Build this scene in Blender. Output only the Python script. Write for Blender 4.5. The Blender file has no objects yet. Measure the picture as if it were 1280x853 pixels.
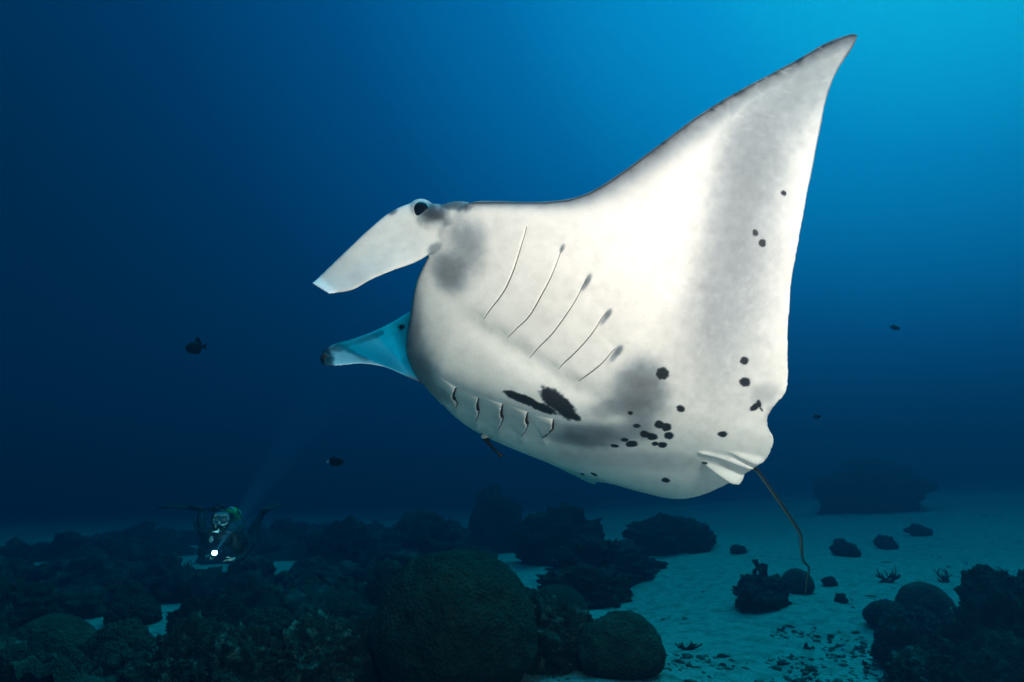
import bpy, bmesh, math, random
import numpy as np
from mathutils import Vector, Matrix
from mathutils.bvhtree import BVHTree

scene = bpy.context.scene
R = math.radians

# ------------------------------------------------------------------ camera
CAM_Z, PITCH, FPX = 1.6, R(15), 711.0
cam_d = bpy.data.cameras.new("camera")
cam_d.sensor_width = 36.0
cam_d.lens = 36.0 * FPX / 1280.0
cam_d.clip_start = 0.05
cam_d.clip_end = 500
cam = bpy.data.objects.new("camera", cam_d)
scene.collection.objects.link(cam)
cam.location = (0, 0, CAM_Z)
cam.rotation_euler = (R(90) + PITCH, 0, 0)
scene.camera = cam

# ------------------------------------------------------------------ world: open water seen from below the surface
SUN_AZ, SUN_EL = R(52), R(46)          # azimuth to the right of straight ahead, elevation
SUN_DIR = Vector((math.sin(SUN_AZ) * math.cos(SUN_EL), math.cos(SUN_AZ) * math.cos(SUN_EL), math.sin(SUN_EL)))
world = bpy.data.worlds.new("World")
scene.world = world
world.use_nodes = True
wn, wl = world.node_tree.nodes, world.node_tree.links
wn.clear()
w_out = wn.new("ShaderNodeOutputWorld")
w_bg = wn.new("ShaderNodeBackground")
w_tc = wn.new("ShaderNodeTexCoord")
w_dot = wn.new("ShaderNodeVectorMath"); w_dot.operation = 'DOT_PRODUCT'
w_dot.inputs[1].default_value = SUN_DIR
w_nrm = wn.new("ShaderNodeVectorMath"); w_nrm.operation = 'NORMALIZE'
w_map = wn.new("ShaderNodeMapRange")
w_map.inputs[1].default_value = -1.0; w_map.inputs[2].default_value = 1.0
w_ramp = wn.new("ShaderNodeValToRGB")
WORLD_STOPS = [(0.0, (0.0001, 0.004, 0.014)), (0.42, (0.0002, 0.007, 0.024)), (0.60, (0.0003, 0.017, 0.056)),
               (0.72, (0.0005, 0.042, 0.145)), (0.82, (0.001, 0.100, 0.305)), (0.90, (0.002, 0.225, 0.560)),
               (0.965, (0.006, 0.48, 0.95)), (1.0, (0.03, 0.85, 1.2))]
cr = w_ramp.color_ramp
while len(cr.elements) < len(WORLD_STOPS):
    cr.elements.new(0.5)
for e, (p, c) in zip(cr.elements, WORLD_STOPS):
    e.position = p; e.color = (*c, 1)
w_bg.inputs[1].default_value = 1.0
wl.new(w_tc.outputs['Generated'], w_nrm.inputs[0])
wl.new(w_nrm.outputs[0], w_dot.inputs[0])
wl.new(w_dot.outputs['Value'], w_map.inputs[0])
wl.new(w_map.outputs[0], w_ramp.inputs[0])
# the bright disc of the surface overhead, above the top of the picture
w_sep = wn.new("ShaderNodeSeparateXYZ"); wl.new(w_nrm.outputs[0], w_sep.inputs[0])
w_up = wn.new("ShaderNodeMapRange"); w_up.interpolation_type = 'SMOOTHSTEP'
w_up.inputs[1].default_value = 0.76; w_up.inputs[2].default_value = 0.95; w_up.inputs[3].default_value = 0.0; w_up.inputs[4].default_value = 1.0
wl.new(w_sep.outputs['Z'], w_up.inputs[0])
w_add = wn.new("ShaderNodeMix"); w_add.data_type = 'RGBA'; w_add.blend_type = 'ADD'
w_add.inputs['B'].default_value = (0.02, 2.5, 3.6, 1)
wl.new(w_up.outputs[0], w_add.inputs['Factor']); wl.new(w_ramp.outputs[0], w_add.inputs['A'])
wl.new(w_add.outputs['Result'], w_bg.inputs[0])
wl.new(w_bg.outputs[0], w_out.inputs[0])

# ------------------------------------------------------------------ sun, filtered by the water above
sun_d = bpy.data.lights.new("sun", 'SUN')
sun_d.energy = 2.2
sun_d.angle = R(22)
sun_d.color = (0.02, 0.88, 0.86)
sun = bpy.data.objects.new("sun", sun_d)
scene.collection.objects.link(sun)
sun.rotation_euler = (-SUN_DIR).to_track_quat('-Z', 'Y').to_euler()

# ------------------------------------------------------------------ render / exposure
scene.view_settings.view_transform = 'Standard'
scene.view_settings.look = 'None'
scene.view_settings.exposure = 0
scene.view_settings.gamma = 1
scene.cycles.use_denoising = True
scene.cycles.max_bounces = 6
scene.cycles.diffuse_bounces = 2
scene.cycles.volume_bounces = 0
scene.cycles.sample_clamp_indirect = 4

# ------------------------------------------------------------------ coordinates
CP, SP = math.cos(PITCH), math.sin(PITCH)
def W(px, py, d):
    """a point of the place given by its picture position and its distance along the view axis"""
    X = (px - 640.0) / FPX * d; Y = (426.5 - py) / FPX * d
    return Vector((X, d * CP - Y * SP, CAM_Z + d * SP + Y * CP))
def cam2world(v):                       # (N,3) camera right/up/depth -> world
    v = np.asarray(v, float)
    return np.stack([v[..., 0], v[..., 2] * CP - v[..., 1] * SP, CAM_Z + v[..., 2] * SP + v[..., 1] * CP], -1)
def to_px(v):                           # (N,3) world -> picture x, y, depth
    v = np.asarray(v, float)
    y, z = v[..., 1], v[..., 2] - CAM_Z
    d = y * CP + z * SP; Y = -y * SP + z * CP
    return 640 + FPX * v[..., 0] / d, 426.5 - FPX * Y / d, d

# the photographer's two camera strobes, on arms to the right of the lens: the light the white belly is seen by
def strobe(at, aim, watts):
    st = bpy.data.lights.new("camera_strobe", 'SPOT')
    st.energy = watts
    st.color = (1.0, 0.455, 0.385)      # balanced for the red that the water takes away
    st.spot_size = R(80)
    st.spot_blend = 0.85
    st.shadow_soft_size = 0.10
    o = bpy.data.objects.new("camera_strobe", st)
    scene.collection.objects.link(o)
    o.location = cam2world(at)
    o.rotation_euler = (Vector(cam2world(aim)) - o.location).to_track_quat('-Z', 'Y').to_euler()
strobe([1.45, 0.95, 0.05], [0.55, 0.42, 2.15], 860)
strobe([0.95, -0.80, 0.05], [0.35, 0.05, 2.4], 175)

# ------------------------------------------------------------------ noise
def _hash(ix, iy, iz, seed):
    h = (ix.astype(np.int64) * 374761393 + iy.astype(np.int64) * 668265263 + iz.astype(np.int64) * 2147483647 + seed * 1274126177) & 0xFFFFFFFF
    h = ((h ^ (h >> 13)) * 1274126177) & 0xFFFFFFFF
    h = ((h ^ (h >> 16)) * 2246822519) & 0xFFFFFFFF
    return ((h ^ (h >> 15)) & 0xFFFFFF) / float(0xFFFFFF)
def vnoise(p, seed=0):
    p = np.asarray(p, float); i = np.floor(p).astype(np.int64); f = p - i
    f = f * f * f * (f * (f * 6 - 15) + 10)
    r = 0
    for dx in (0, 1):
        for dy in (0, 1):
            for dz in (0, 1):
                w = (f[..., 0] if dx else 1 - f[..., 0]) * (f[..., 1] if dy else 1 - f[..., 1]) * (f[..., 2] if dz else 1 - f[..., 2])
                r = r + w * _hash(i[..., 0] + dx, i[..., 1] + dy, i[..., 2] + dz, seed)
    return r * 2 - 1
def fbm(p, oct=4, seed=0, gain=0.5):
    a, r, q = 1.0, 0, np.asarray(p, float)
    for k in range(oct):
        r = r + a * vnoise(q, seed + k * 17); a *= gain; q = q * 2.03 + 11.7
    return r
def ridged(p, oct=4, seed=0, gain=0.55):
    a, r, q = 1.0, 0, np.asarray(p, float)
    for k in range(oct):
        r = r + a * (1 - 2 * np.abs(vnoise(q, seed + k * 13))); a *= gain; q = q * 2.07 + 5.1
    return r
def cells(p, seed=0):
    """distance to the nearest jittered cell point: rounded knobs"""
    p = np.asarray(p, float); i = np.floor(p).astype(np.int64); best = np.full(p.shape[:-1], 9.0)
    for dx in (-1, 0, 1):
        for dy in (-1, 0, 1):
            for dz in (-1, 0, 1):
                j = i + np.array([dx, dy, dz])
                c = np.stack([j[..., k] + _hash(j[..., 0], j[..., 1], j[..., 2], seed + 31 * k) for k in range(3)], -1)
                best = np.minimum(best, np.sqrt(((c - p) ** 2).sum(-1)))
    return best

# ------------------------------------------------------------------ mesh helpers
C = scene.collection
def mesh_from(name, verts, faces, smooth=True):
    me = bpy.data.meshes.new(name)
    V = np.array([tuple(v) for v in verts] if not isinstance(verts, np.ndarray) else verts, dtype=np.float32)
    if isinstance(faces, np.ndarray):
        tot = np.full(len(faces), faces.shape[1], np.int32); flat = faces.astype(np.int32).reshape(-1)
    else:
        tot = np.array([len(f) for f in faces], np.int32); flat = np.fromiter((i for f in faces for i in f), np.int32)
    me.vertices.add(len(V)); me.vertices.foreach_set('co', V.reshape(-1))
    me.loops.add(len(flat)); me.loops.foreach_set('vertex_index', flat)
    me.polygons.add(len(tot)); me.polygons.foreach_set('loop_start', np.concatenate([[0], np.cumsum(tot)[:-1]]).astype(np.int32))
    me.update(calc_edges=True)
    me.polygons.foreach_set('use_smooth', np.full(len(tot), bool(smooth)))
    me.update()
    return me
def obj(name, me, mat=None, parent=None):
    o = bpy.data.objects.new(name, me)
    C.objects.link(o)
    if mat is not None:
        if not me.materials: me.materials.append(mat)
    if parent is not None:
        o.parent = parent
        o.matrix_parent_inverse = Matrix.Translation(parent.location).inverted()
    return o
def tag(o, label=None, cat=None, group=None, kind=None):
    if label: o['label'] = label
    if cat: o['category'] = cat
    if group: o['group'] = group
    if kind: o['kind'] = kind
    return o
def empty(name, loc):
    o = bpy.data.objects.new(name, None)
    o.empty_display_size = 0.1
    C.objects.link(o); o.location = loc
    return o
class MB:
    def __init__(s): s.v = []; s.f = []
    def add(s, v, f):
        n = len(s.v); s.v += [tuple(map(float, q)) for q in v]; s.f += [tuple(int(i) + n for i in q) for q in f]; return s
    def tube(s, pts, rad, n=8, flat=1.0, up=None):
        pts = [Vector(p) for p in pts]
        if not hasattr(rad, '__len__'): rad = [rad] * len(pts)
        vs, fs = [], []
        for i, p in enumerate(pts):
            t = (pts[min(i + 1, len(pts) - 1)] - pts[max(i - 1, 0)]).normalized()
            u = Vector(up) if up is not None else (Vector((0, 0, 1)) if abs(t.z) < 0.9 else Vector((1, 0, 0)))
            a = t.cross(u).normalized(); b = a.cross(t).normalized()
            for k in range(n):
                w = 2 * math.pi * k / n
                vs.append(p + a * math.cos(w) * rad[i] + b * math.sin(w) * rad[i] * flat)
        for i in range(len(pts) - 1):
            for k in range(n):
                fs.append((i * n + k, i * n + (k + 1) % n, (i + 1) * n + (k + 1) % n, (i + 1) * n + k))
        fs.append(tuple(range(n))[::-1]); fs.append(tuple((len(pts) - 1) * n + k for k in range(n)))
        return s.add(vs, fs)
    def ell(s, c, r, rot=None, n=12, m=8):
        vs = [(0, 0, -1)]; fs = []
        for i in range(1, m):
            th = math.pi * i / m
            for k in range(n):
                w = 2 * math.pi * k / n
                vs.append((math.sin(th) * math.cos(w), math.sin(th) * math.sin(w), -math.cos(th)))
        vs.append((0, 0, 1))
        for k in range(n): fs.append((0, 1 + (k + 1) % n, 1 + k))
        for i in range(m - 2):
            for k in range(n):
                a = 1 + i * n + k; b = 1 + i * n + (k + 1) % n
                fs.append((a, b, b + n, a + n))
        l = len(vs) - 1
        for k in range(n): fs.append((l, 1 + (m - 2) * n + k, 1 + (m - 2) * n + (k + 1) % n))
        M = rot if rot is not None else Matrix.Identity(3)
        out = [Vector(c) + M @ Vector((v[0] * r[0], v[1] * r[1], v[2] * r[2])) for v in vs]
        return s.add(out, fs)
    def build(s, name, mat=None, parent=None, smooth=True):
        return obj(name, mesh_from(name, s.v, s.f, smooth), mat, parent)
def smooth_path(pts, n):
    """Catmull-Rom through points, n samples"""
    P = np.array([tuple(p) for p in pts], float)
    P = np.vstack([2 * P[0] - P[1], P, 2 * P[-1] - P[-2]])
    m = len(P) - 3; out = []
    for t in np.linspace(0, m - 1e-6, n):
        i = int(t); f = t - i; a, b, c, d = P[i:i + 4]
        out.append(0.5 * (2 * b + (c - a) * f + (2 * a - 5 * b + 4 * c - d) * f * f + (3 * b - a - 3 * c + d) * f ** 3))
    return np.array(out)

# ------------------------------------------------------------------ materials
def mat(name, col, rough=0.7, spec=0.3, noise=None, bump=None, attr=None, emit=None, bump2=None):
    """noise=(scale, other colour, low, high); bump=(scale, strength, distance)"""
    m = bpy.data.materials.new(name); m.use_nodes = True
    n, l = m.node_tree.nodes, m.node_tree.links
    b = n['Principled BSDF']
    b.inputs['Base Color'].default_value = (*col, 1)
    b.inputs['Roughness'].default_value = rough
    b.inputs['Specular IOR Level'].default_value = spec
    tc = n.new('ShaderNodeTexCoord')
    src = None
    if attr:
        a = n.new('ShaderNodeAttribute'); a.attribute_name = attr; src = a.outputs['Color']
    if noise:
        t = n.new('ShaderNodeTexNoise'); t.inputs['Scale'].default_value = noise[0]; t.inputs['Detail'].default_value = 6; t.inputs['Roughness'].default_value = 0.62
        l.new(tc.outputs['Object'], t.inputs['Vector'])
        r = n.new('ShaderNodeMapRange'); r.inputs[1].default_value = noise[2]; r.inputs[2].default_value = noise[3]
        l.new(t.outputs['Fac'], r.inputs[0])
        mx = n.new('ShaderNodeMix'); mx.data_type = 'RGBA'
        l.new(r.outputs[0], mx.inputs['Factor'])
        if src is not None:
            mx.blend_type = 'MULTIPLY'; l.new(src, mx.inputs['A'])
        else:
            mx.inputs['A'].default_value = (*col, 1)
        mx.inputs['B'].default_value = (*noise[1], 1)
        src = mx.outputs['Result']
    if src is not None: l.new(src, b.inputs['Base Color'])
    prev = None
    for bp in (bump, bump2):
        if not bp: continue
        t = n.new('ShaderNodeTexNoise' if len(bp) < 4 else 'ShaderNodeTexVoronoi')
        t.inputs['Scale'].default_value = bp[0]
        if len(bp) < 4: t.inputs['Detail'].default_value = 5
        l.new(tc.outputs['Object'], t.inputs['Vector'])
        bm_ = n.new('ShaderNodeBump'); bm_.inputs['Strength'].default_value = bp[1]; bm_.inputs['Distance'].default_value = bp[2]
        l.new(t.outputs[0], bm_.inputs['Height'])
        if prev is not None: l.new(prev, bm_.inputs['Normal'])
        prev = bm_.outputs['Normal']
    if prev is not None: l.new(prev, b.inputs['Normal'])
    if emit:
        b.inputs['Emission Color'].default_value = (*emit[0], 1); b.inputs['Emission Strength'].default_value = emit[1]
    return m
M = {}
M['sand'] = mat('sand', (0.33, 0.32, 0.27), 0.9, 0.1, noise=(6, (0.17, 0.17, 0.14), 0.47, 0.70), bump=(7, 0.9, 0.08), bump2=(45, 0.8, 0.02))
M['skin'] = mat('manta_skin', (0.8, 0.8, 0.78), 0.58, 0.18, attr='skin', noise=(22, (0.85, 0.86, 0.865), 0.45, 0.80), bump=(170, 0.25, 0.004), bump2=(14, 0.25, 0.010))
M['gill'] = mat('gill_slit_dark', (0.03, 0.02, 0.02), 0.5)
M['eye'] = mat('eye_black', (0.006, 0.007, 0.009), 0.12, 0.6)
M['lid'] = mat('eyelid_skin', (0.62, 0.62, 0.60), 0.5)
M['tail'] = mat('tail_skin', (0.02, 0.025, 0.03), 0.8, 0.1, attr='skin')
M['coral_dark'] = mat('dark_boulder_coral', (0.016, 0.022, 0.014), 0.9, 0.15, noise=(7, (0.042, 0.046, 0.028), 0.48, 0.72), bump=(34, 0.9, 0.03, 1), bump2=(12, 0.7, 0.05))
M['coral_olive'] = mat('olive_boulder_coral', (0.026, 0.031, 0.020), 0.9, 0.15, noise=(6, (0.060, 0.064, 0.040), 0.45, 0.7), bump=(42, 0.8, 0.02, 1), bump2=(10, 0.6, 0.05))
M['coral_rough'] = mat('encrusted_reef_rock', (0.022, 0.026, 0.020), 0.95, 0.1, noise=(9, (0.12, 0.12, 0.09), 0.55, 0.76), bump=(25, 1.0, 0.04), bump2=(60, 0.7, 0.02, 1))
M['coral_pale'] = mat('pale_encrusted_coral', (0.032, 0.036, 0.026), 0.95, 0.1, noise=(11, (0.24, 0.24, 0.19), 0.53, 0.72), bump=(25, 1.0, 0.04), bump2=(60, 0.7, 0.02, 1))
M['reef'] = mat('reef_rubble', (0.030, 0.036, 0.026), 0.95, 0.1, noise=(2.6, (0.13, 0.14, 0.10), 0.50, 0.76), bump=(18, 1.0, 0.06), bump2=(55, 0.8, 0.02, 1))
M['rubble'] = mat('coral_rubble', (0.05, 0.055, 0.045), 0.95, 0.1, noise=(9, (0.16, 0.15, 0.12), 0.45, 0.7))
M['whip'] = mat('pale_whip_coral', (0.30, 0.30, 0.22), 0.8)
M['fish_dark'] = mat('dark_fish_skin', (0.012, 0.010, 0.018), 0.5, 0.3)
M['fish_blue'] = mat('blue_fish_skin', (0.03, 0.06, 0.60), 0.5)
M['fish_pale'] = mat('pale_fish_skin', (0.55, 0.55, 0.5), 0.4)
M['remora'] = mat('remora_skin', (0.018, 0.02, 0.024), 0.5)

# ------------------------------------------------------------------ seabed
def gz(x, y):
    x = np.asarray(x, float); y = np.asarray(y, float)
    q = np.stack([x * 0.22, y * 0.22, np.zeros_like(x)], -1)
    q2 = np.stack([x * 1.1, y * 0.9, np.zeros_like(x)], -1)
    slope = 0.055 * np.maximum(x - 0.5, 0) * np.clip((y - 2) / 10, 0, 1.2) - 0.012 * np.maximum(-x, 0)
    return slope + 0.16 * vnoise(q, 3) * np.clip(y / 8, 0.3, 1) + 0.028 * fbm(q2, 3, 5)
def gz1(x, y): return float(gz(np.array([x]), np.array([y]))[0])
def G(px, py):
    """where the line of sight through a picture point meets the seabed"""
    o = Vector((0, 0, CAM_Z)); r = W(px, py, 1.0) - o
    t0, t1 = 0.5, 60.0
    for _ in range(3):
        t = np.linspace(t0, t1, 160)
        below = np.where(CAM_Z + r.z * t <= gz(r.x * t, r.y * t))[0]
        i = int(below[0]) if len(below) else 159
        t0, t1 = t[max(i - 1, 0)], t[i]
    return o + r * float(t1), float(t1)
def make_seabed():
    n = 420
    u = np.linspace(-1, 1, n); xs = np.sign(u) * (np.abs(u) ** 2.2) * 70
    v = np.linspace(0, 1, n); ys = -30 + 33 * np.minimum(v / 0.12, 1) + np.where(v > 0.12, ((v - 0.12) / 0.88) ** 2.0 * 80, 0)
    X, Y = np.meshgrid(xs, ys)
    Z = gz(X, Y)
    near = np.exp(-((Y - 7) / 8) ** 2)
    Z += near * 0.012 * fbm(np.stack([X * 5, Y * 4, 0 * X], -1), 3, 9)
    V = np.stack([X, Y, Z], -1).reshape(-1, 3)
    idx = np.arange(n * n).reshape(n, n)
    F = np.stack([idx[:-1, :-1], idx[:-1, 1:], idx[1:, 1:], idx[1:, :-1]], -1).reshape(-1, 4)
    tag(obj('seabed', mesh_from('seabed', V, F), M['sand']), kind='structure')
make_seabed()

# ------------------------------------------------------------------ manta ray
# body coordinates: a = metres back along the spine, s = metres along the bent wing span, h = metres towards the back
MO = np.array([(700 - 640) / FPX * 2.4, (426.5 - 496) / FPX * 2.4, 2.4])
MA = np.array([0.9398, -0.3418, 0.0]); MP = np.array([0.3418, 0.9398, 0.0]); MD = np.array([0, 0, 1.0])
_sk = np.array([-1.8, -1.5, -1.2, -.9, -.6, -.3, 0, .25, .6, 1.2, 1.85])
_th = np.radians([76, 75, 76, 78, 75, 53, 45, 25, 5, -5, -10.])
_S = np.linspace(-1.9, 1.9, 761)
_T = np.convolve(np.pad(np.interp(_S, _sk, _th), 15, 'edge'), np.ones(31) / 31, 'valid')
_ds = _S[1] - _S[0]
_PP = np.concatenate([[0], np.cumsum(np.cos((_T[1:] + _T[:-1]) / 2)) * _ds]); _PP -= _PP[380]
_DD = np.concatenate([[0], np.cumsum(-np.sin((_T[1:] + _T[:-1]) / 2)) * _ds]); _DD -= _DD[380]
def mpos(a, s, h):
    a, s, h = np.broadcast_arrays(np.asarray(a, float), np.asarray(s, float), np.asarray(h, float))
    p = np.interp(s, _S, _PP); d = np.interp(s, _S, _DD); t = np.interp(s, _S, _T)
    p = p + h * np.sin(t); d = d + h * np.cos(t)
    return cam2world(MO + a[..., None] * MA + p[..., None] * MP + d[..., None] * MD)
LE_S = np.array([-1.665, -1.57, -1.45, -1.33, -1.22, -1.10, -.96, -.835, -.725, -.52, -.36, -.26, -.15, -.017, .157, .30, .415, .518, .60, .655, .69, .718, .75, .79, .838, .904, .995, 1.124, 1.257, 1.378, 1.492, 1.606, 1.73, 1.807, 1.825])
LE_A = np.array([.59, .48, .38, .284, .188, .097, .000, -.125, -.235, -.375, -.480, -.565, -.64, -.684, -.694, -.702, -.685, -.675, -.64, -.595, -.509, -.423, -.337, -.255, -.192, -.136, -.072, .012, .097, .188, .284, .382, .481, .561, .595])
TE_S = np.array([-1.665, -1.6, -1.48, -1.38, -1.26, -1.1, -.94, -.84, -.616, -.386, -.179, 0.0, .072, .150, .186, .215, .26, .32, .398, .533, .647, .792, .943, 1.097, 1.257, 1.421, 1.541, 1.642, 1.757, 1.825])
TE_A = np.array([.605, .594, .564, .553, .561, .578, .60, .636, .735, .801, .845, .875, .885, .868, .850, .815, .785, .785, .795, .735, .691, .647, .62, .596, .578, .561, .553, .564, .594, .605])
def dens(xs, ys, n):
    q = smooth_path(np.stack([xs, ys], -1), n); return q
def make_manta():
    root = empty('manta_ray', Vector(mpos(0.1, 0.0, 0.05)))
    tag(root, 'white-bellied manta ray with black belly spots gliding above the sandy seabed', 'manta ray')
    mb = MB()
    # ---- disc: wings and trunk
    q = dens(LE_S, LE_A, 900); o_ = np.argsort(q[:, 0]); les, lea = q[o_, 0], q[o_, 1]
    q = dens(TE_S, TE_A, 900); o_ = np.argsort(q[:, 0]); tes, tea = q[o_, 0], q[o_, 1]
    ns, nv = 520, 90
    s = np.linspace(-1.662, 1.822, ns)
    le = np.interp(s, les, lea); te = np.interp(s, tes, tea)
    te += 0.0022 * np.sin(s * 260) * vnoise(np.stack([s * 60, 0 * s, 0 * s], -1), 2)     # slightly frayed rear edge
    sm = np.abs(s - 0.10)
    v = 0.5 - 0.5 * np.cos(np.linspace(0, math.pi, nv))
    Sg = s[:, None]; a = le[:, None] + (te - le)[:, None] * v[None]
    hdw = np.exp(-((s - 0.13) / 0.42) ** 4)[:, None]                     # blunt, deep head between the eyes
    ex = 0.55 - 0.27 * hdw
    prof = (v[None] ** ex) * (1 - v[None]) ** 0.85; prof = prof / prof.max(1, keepdims=True)
    profd = (v[None] ** (0.55 - 0.37 * hdw)) * (1 - v[None]) ** 0.85; profd = profd / profd.max(1, keepdims=True)
    hv = 0.004 + (0.050 * np.exp(-(sm / 0.75) ** 2) + 0.012 * np.exp(-(sm / 1.5) ** 4))[:, None] * prof
    hd = 0.004 + (0.235 * np.exp(-(sm / 0.42) ** 2) + 0.045 * np.exp(-(sm / 1.0) ** 2) + 0.008)[:, None] * profd
    edge = np.minimum(1, np.minimum(s - s[0], s[-1] - s) / 0.05)[:, None] ** 0.5
    hv = hv * (0.4 + 0.6 * edge); hd = hd * (0.4 + 0.6 * edge)
    # belly barrel between the gill rows, hollows beside it
    barrel = 0.045 * np.exp(-((Sg - 0.02) / 0.17) ** 2) * np.exp(-((a + 0.30) / 0.45) ** 4)
    fold = -0.014 * np.exp(-((Sg - (0.24 - 0.22 * (a + 0.45))) / 0.045) ** 2) * np.exp(-((a + 0.15) / 0.33) ** 4)
    hv = hv + (barrel + fold) * np.minimum(1, v / 0.12)[None] ** 0.6
    rip = 0.002 * np.sin(Sg * 38 + 4 * a) * np.clip((a - 0.2) / 0.5, 0, 1) * np.clip(np.abs(Sg) - 0.4, 0, 1)
    vv = mpos(a, Sg, -hv + rip); dd = mpos(a, Sg, hd)
    V = np.concatenate([vv.reshape(-1, 3), dd.reshape(-1, 3)])
    iv = np.arange(ns * nv).reshape(ns, nv); idd = iv + ns * nv
    F = [np.stack([iv[:-1, :-1], iv[:-1, 1:], iv[1:, 1:], iv[1:, :-1]], -1).reshape(-1, 4),
         np.stack([idd[:-1, :-1], idd[1:, :-1], idd[1:, 1:], idd[:-1, 1:]], -1).reshape(-1, 4),
         np.stack([iv[:-1, 0], iv[1:, 0], idd[1:, 0], idd[:-1, 0]], -1), np.stack([iv[:-1, -1], idd[:-1, -1], idd[1:, -1], iv[1:, -1]], -1),
         np.stack([iv[0, :-1], idd[0, :-1], idd[0, 1:], iv[0, 1:]], -1), np.stack([iv[-1, :-1], iv[-1, 1:], idd[-1, 1:], idd[-1, :-1]], -1)]
    mb.add(V, np.concatenate(F))
    # ---- eye bosses on the two sides of the head
    camM = Matrix(((1, 0, 0), (0, -SP, CP), (0, CP, SP)))       # camera right/up/depth columns -> world
    def ell_px(px, py, d, rx, ry, rd, rotdeg=0):
        rot = camM @ Matrix.Rotation(R(rotdeg), 3, 'Z')
        mb.ell(W(px, py, d), (rx, ry, rd), rot, 24, 16)
    ell_px(528, 270, 2.27, .062, .066, .085, 20)
    ell_px(548, 284, 2.26, .115, .088, .10, -15)
    ell_px(572, 277, 2.235, .115, .078, .08, 5)
    ell_px(535, 462, 2.72, .10, .075, .09, -30)
    # ---- cephalic fins: thick paddles
    def paddle(top, bot, dt, db, thick, nu=60, nw=26, curl=0.03, tipfold=None):
        T = smooth_path(top, nu); B = smooth_path(bot, nu)
        u = np.linspace(0, 1, nu)
        DT = np.interp(u, np.linspace(0, 1, len(dt)), dt); DB = np.interp(u, np.linspace(0, 1, len(db)), db)
        f = np.linspace(0, 1, nw)
        px = T[:, None, 0] + (B - T)[:, None, 0] * f; py = T[:, None, 1] + (B - T)[:, None, 1] * f
        d = DT[:, None] + (DB - DT)[:, None] * f + curl * np.sin(math.pi * f)[None] * np.sin(math.pi * np.clip(u * 1.1, 0, 1))[:, None]
        if tipfold is not None:
            d = d + tipfold * np.clip((u[:, None] - (0.90 + 0.05 * f[None])) / 0.08, 0, 1.2)
        th = np.interp(u, np.linspace(0, 1, len(thick)), thick)[:, None] * (0.25 + 0.75 * np.sqrt(np.clip(1 - (2 * f - 1) ** 2, 0, 1)))[None]
        def up(d_):
            X = (px - 640) / FPX * d_; Y = (426.5 - py) / FPX * d_
            return cam2world(np.stack([X, Y, d_], -1))
        A_ = up(d - th / 2).reshape(-1, 3); B_ = up(d + th / 2).reshape(-1, 3)
        iv = np.arange(nu * nw).reshape(nu, nw); ib = iv + nu * nw
        F = [np.stack([iv[:-1, :-1], iv[:-1, 1:], iv[1:, 1:], iv[1:, :-1]], -1).reshape(-1, 4),
             np.stack([ib[:-1, :-1], ib[1:, :-1], ib[1:, 1:], ib[:-1, 1:]], -1).reshape(-1, 4),
             np.stack([iv[:-1, 0], iv[1:, 0], ib[1:, 0], ib[:-1, 0]], -1), np.stack([iv[:-1, -1], ib[:-1, -1], ib[1:, -1], iv[1:, -1]], -1),
             np.stack([iv[0, :-1], ib[0, :-1], ib[0, 1:], iv[0, 1:]], -1), np.stack([iv[-1, :-1], iv[-1, 1:], ib[-1, 1:], ib[-1, :-1]], -1)]
        mb.add(np.concatenate([A_, B_]), np.concatenate(F))
    paddle([(556, 262), (520, 254), (490, 264), (464, 284), (432, 314), (405, 340), (389, 354)],
           [(566, 312), (548, 312), (520, 328), (490, 339), (462, 351), (440, 363), (412, 368)],
           [2.27, 2.24, 2.21, 2.19, 2.17, 2.16, 2.16], [2.20, 2.18, 2.15, 2.12, 2.10, 2.09, 2.09], [.12, .09, .05, .032, .028, .026, .026], curl=0.02, tipfold=-0.06)
    paddle([(545, 372), (515, 388), (488, 404), (462, 416), (436, 425), (418, 430), (402, 440)],
           [(556, 488), (530, 480), (506, 470), (480, 459), (452, 455), (428, 457), (404, 458)],
           [2.90, 2.95, 2.96, 2.94, 2.90, 2.86, 2.84], [2.58, 2.56, 2.55, 2.53, 2.52, 2.52, 2.54], [.12, .09, .06, .05, .044, .038, .034], curl=0.055)
    ell_px(406, 449, 2.68, .022, .032, .016)
    # ---- pelvic fins and the ridge between them
    def lobe(pts, wid, d, thick, rise):
        c = smooth_path(pts, 16); vs = []
        rad = np.interp(np.linspace(0, 1, 16), np.linspace(0, 1, len(wid)), wid)
        d0 = np.linspace(d[0], d[1], 16)
        rings, n = [], 14
        for i in range(16):
            t = c[min(i + 1, 15)] - c[max(i - 1, 0)]; t = t / np.linalg.norm(t); nrm = np.array([-t[1], t[0]])
            e = math.sqrt(max(0.02, 1 - (2 * i / 15 - 1) ** 8))
            for k in range(n):
                w_ = 2 * math.pi * k / n
                pp = c[i] + nrm * math.cos(w_) * rad[i] * e
                rings.append(W(pp[0], pp[1], d0[i] - rise + math.sin(w_) * thick * e))
        F = [(i * n + k, i * n + (k + 1) % n, (i + 1) * n + (k + 1) % n, (i + 1) * n + k) for i in range(15) for k in range(n)]
        F += [tuple(range(n))[::-1], tuple(15 * n + k for k in range(n))]
        mb.add(rings, F)
    lobe([(880, 553), (905, 556), (930, 563), (955, 578)], [3, 8, 12, 11], (2.37, 2.37), .012, .018)
    lobe([(872, 566), (895, 569), (920, 577), (943, 587)], [2, 4, 5, 4], (2.40, 2.40), .012, .019)
    lobe([(876, 576), (898, 585), (918, 594), (930, 598)], [3, 9, 13, 11], (2.44, 2.46), .009, .015)
    # ---- fuse into one continuous skin
    raw = mb.build('raw', None)
    md = raw.modifiers.new('r', 'REMESH'); md.mode = 'VOXEL'; md.voxel_size = 0.0046
    m2 = raw.modifiers.new('s', 'SMOOTH'); m2.factor = 0.5; m2.iterations = 14
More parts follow.
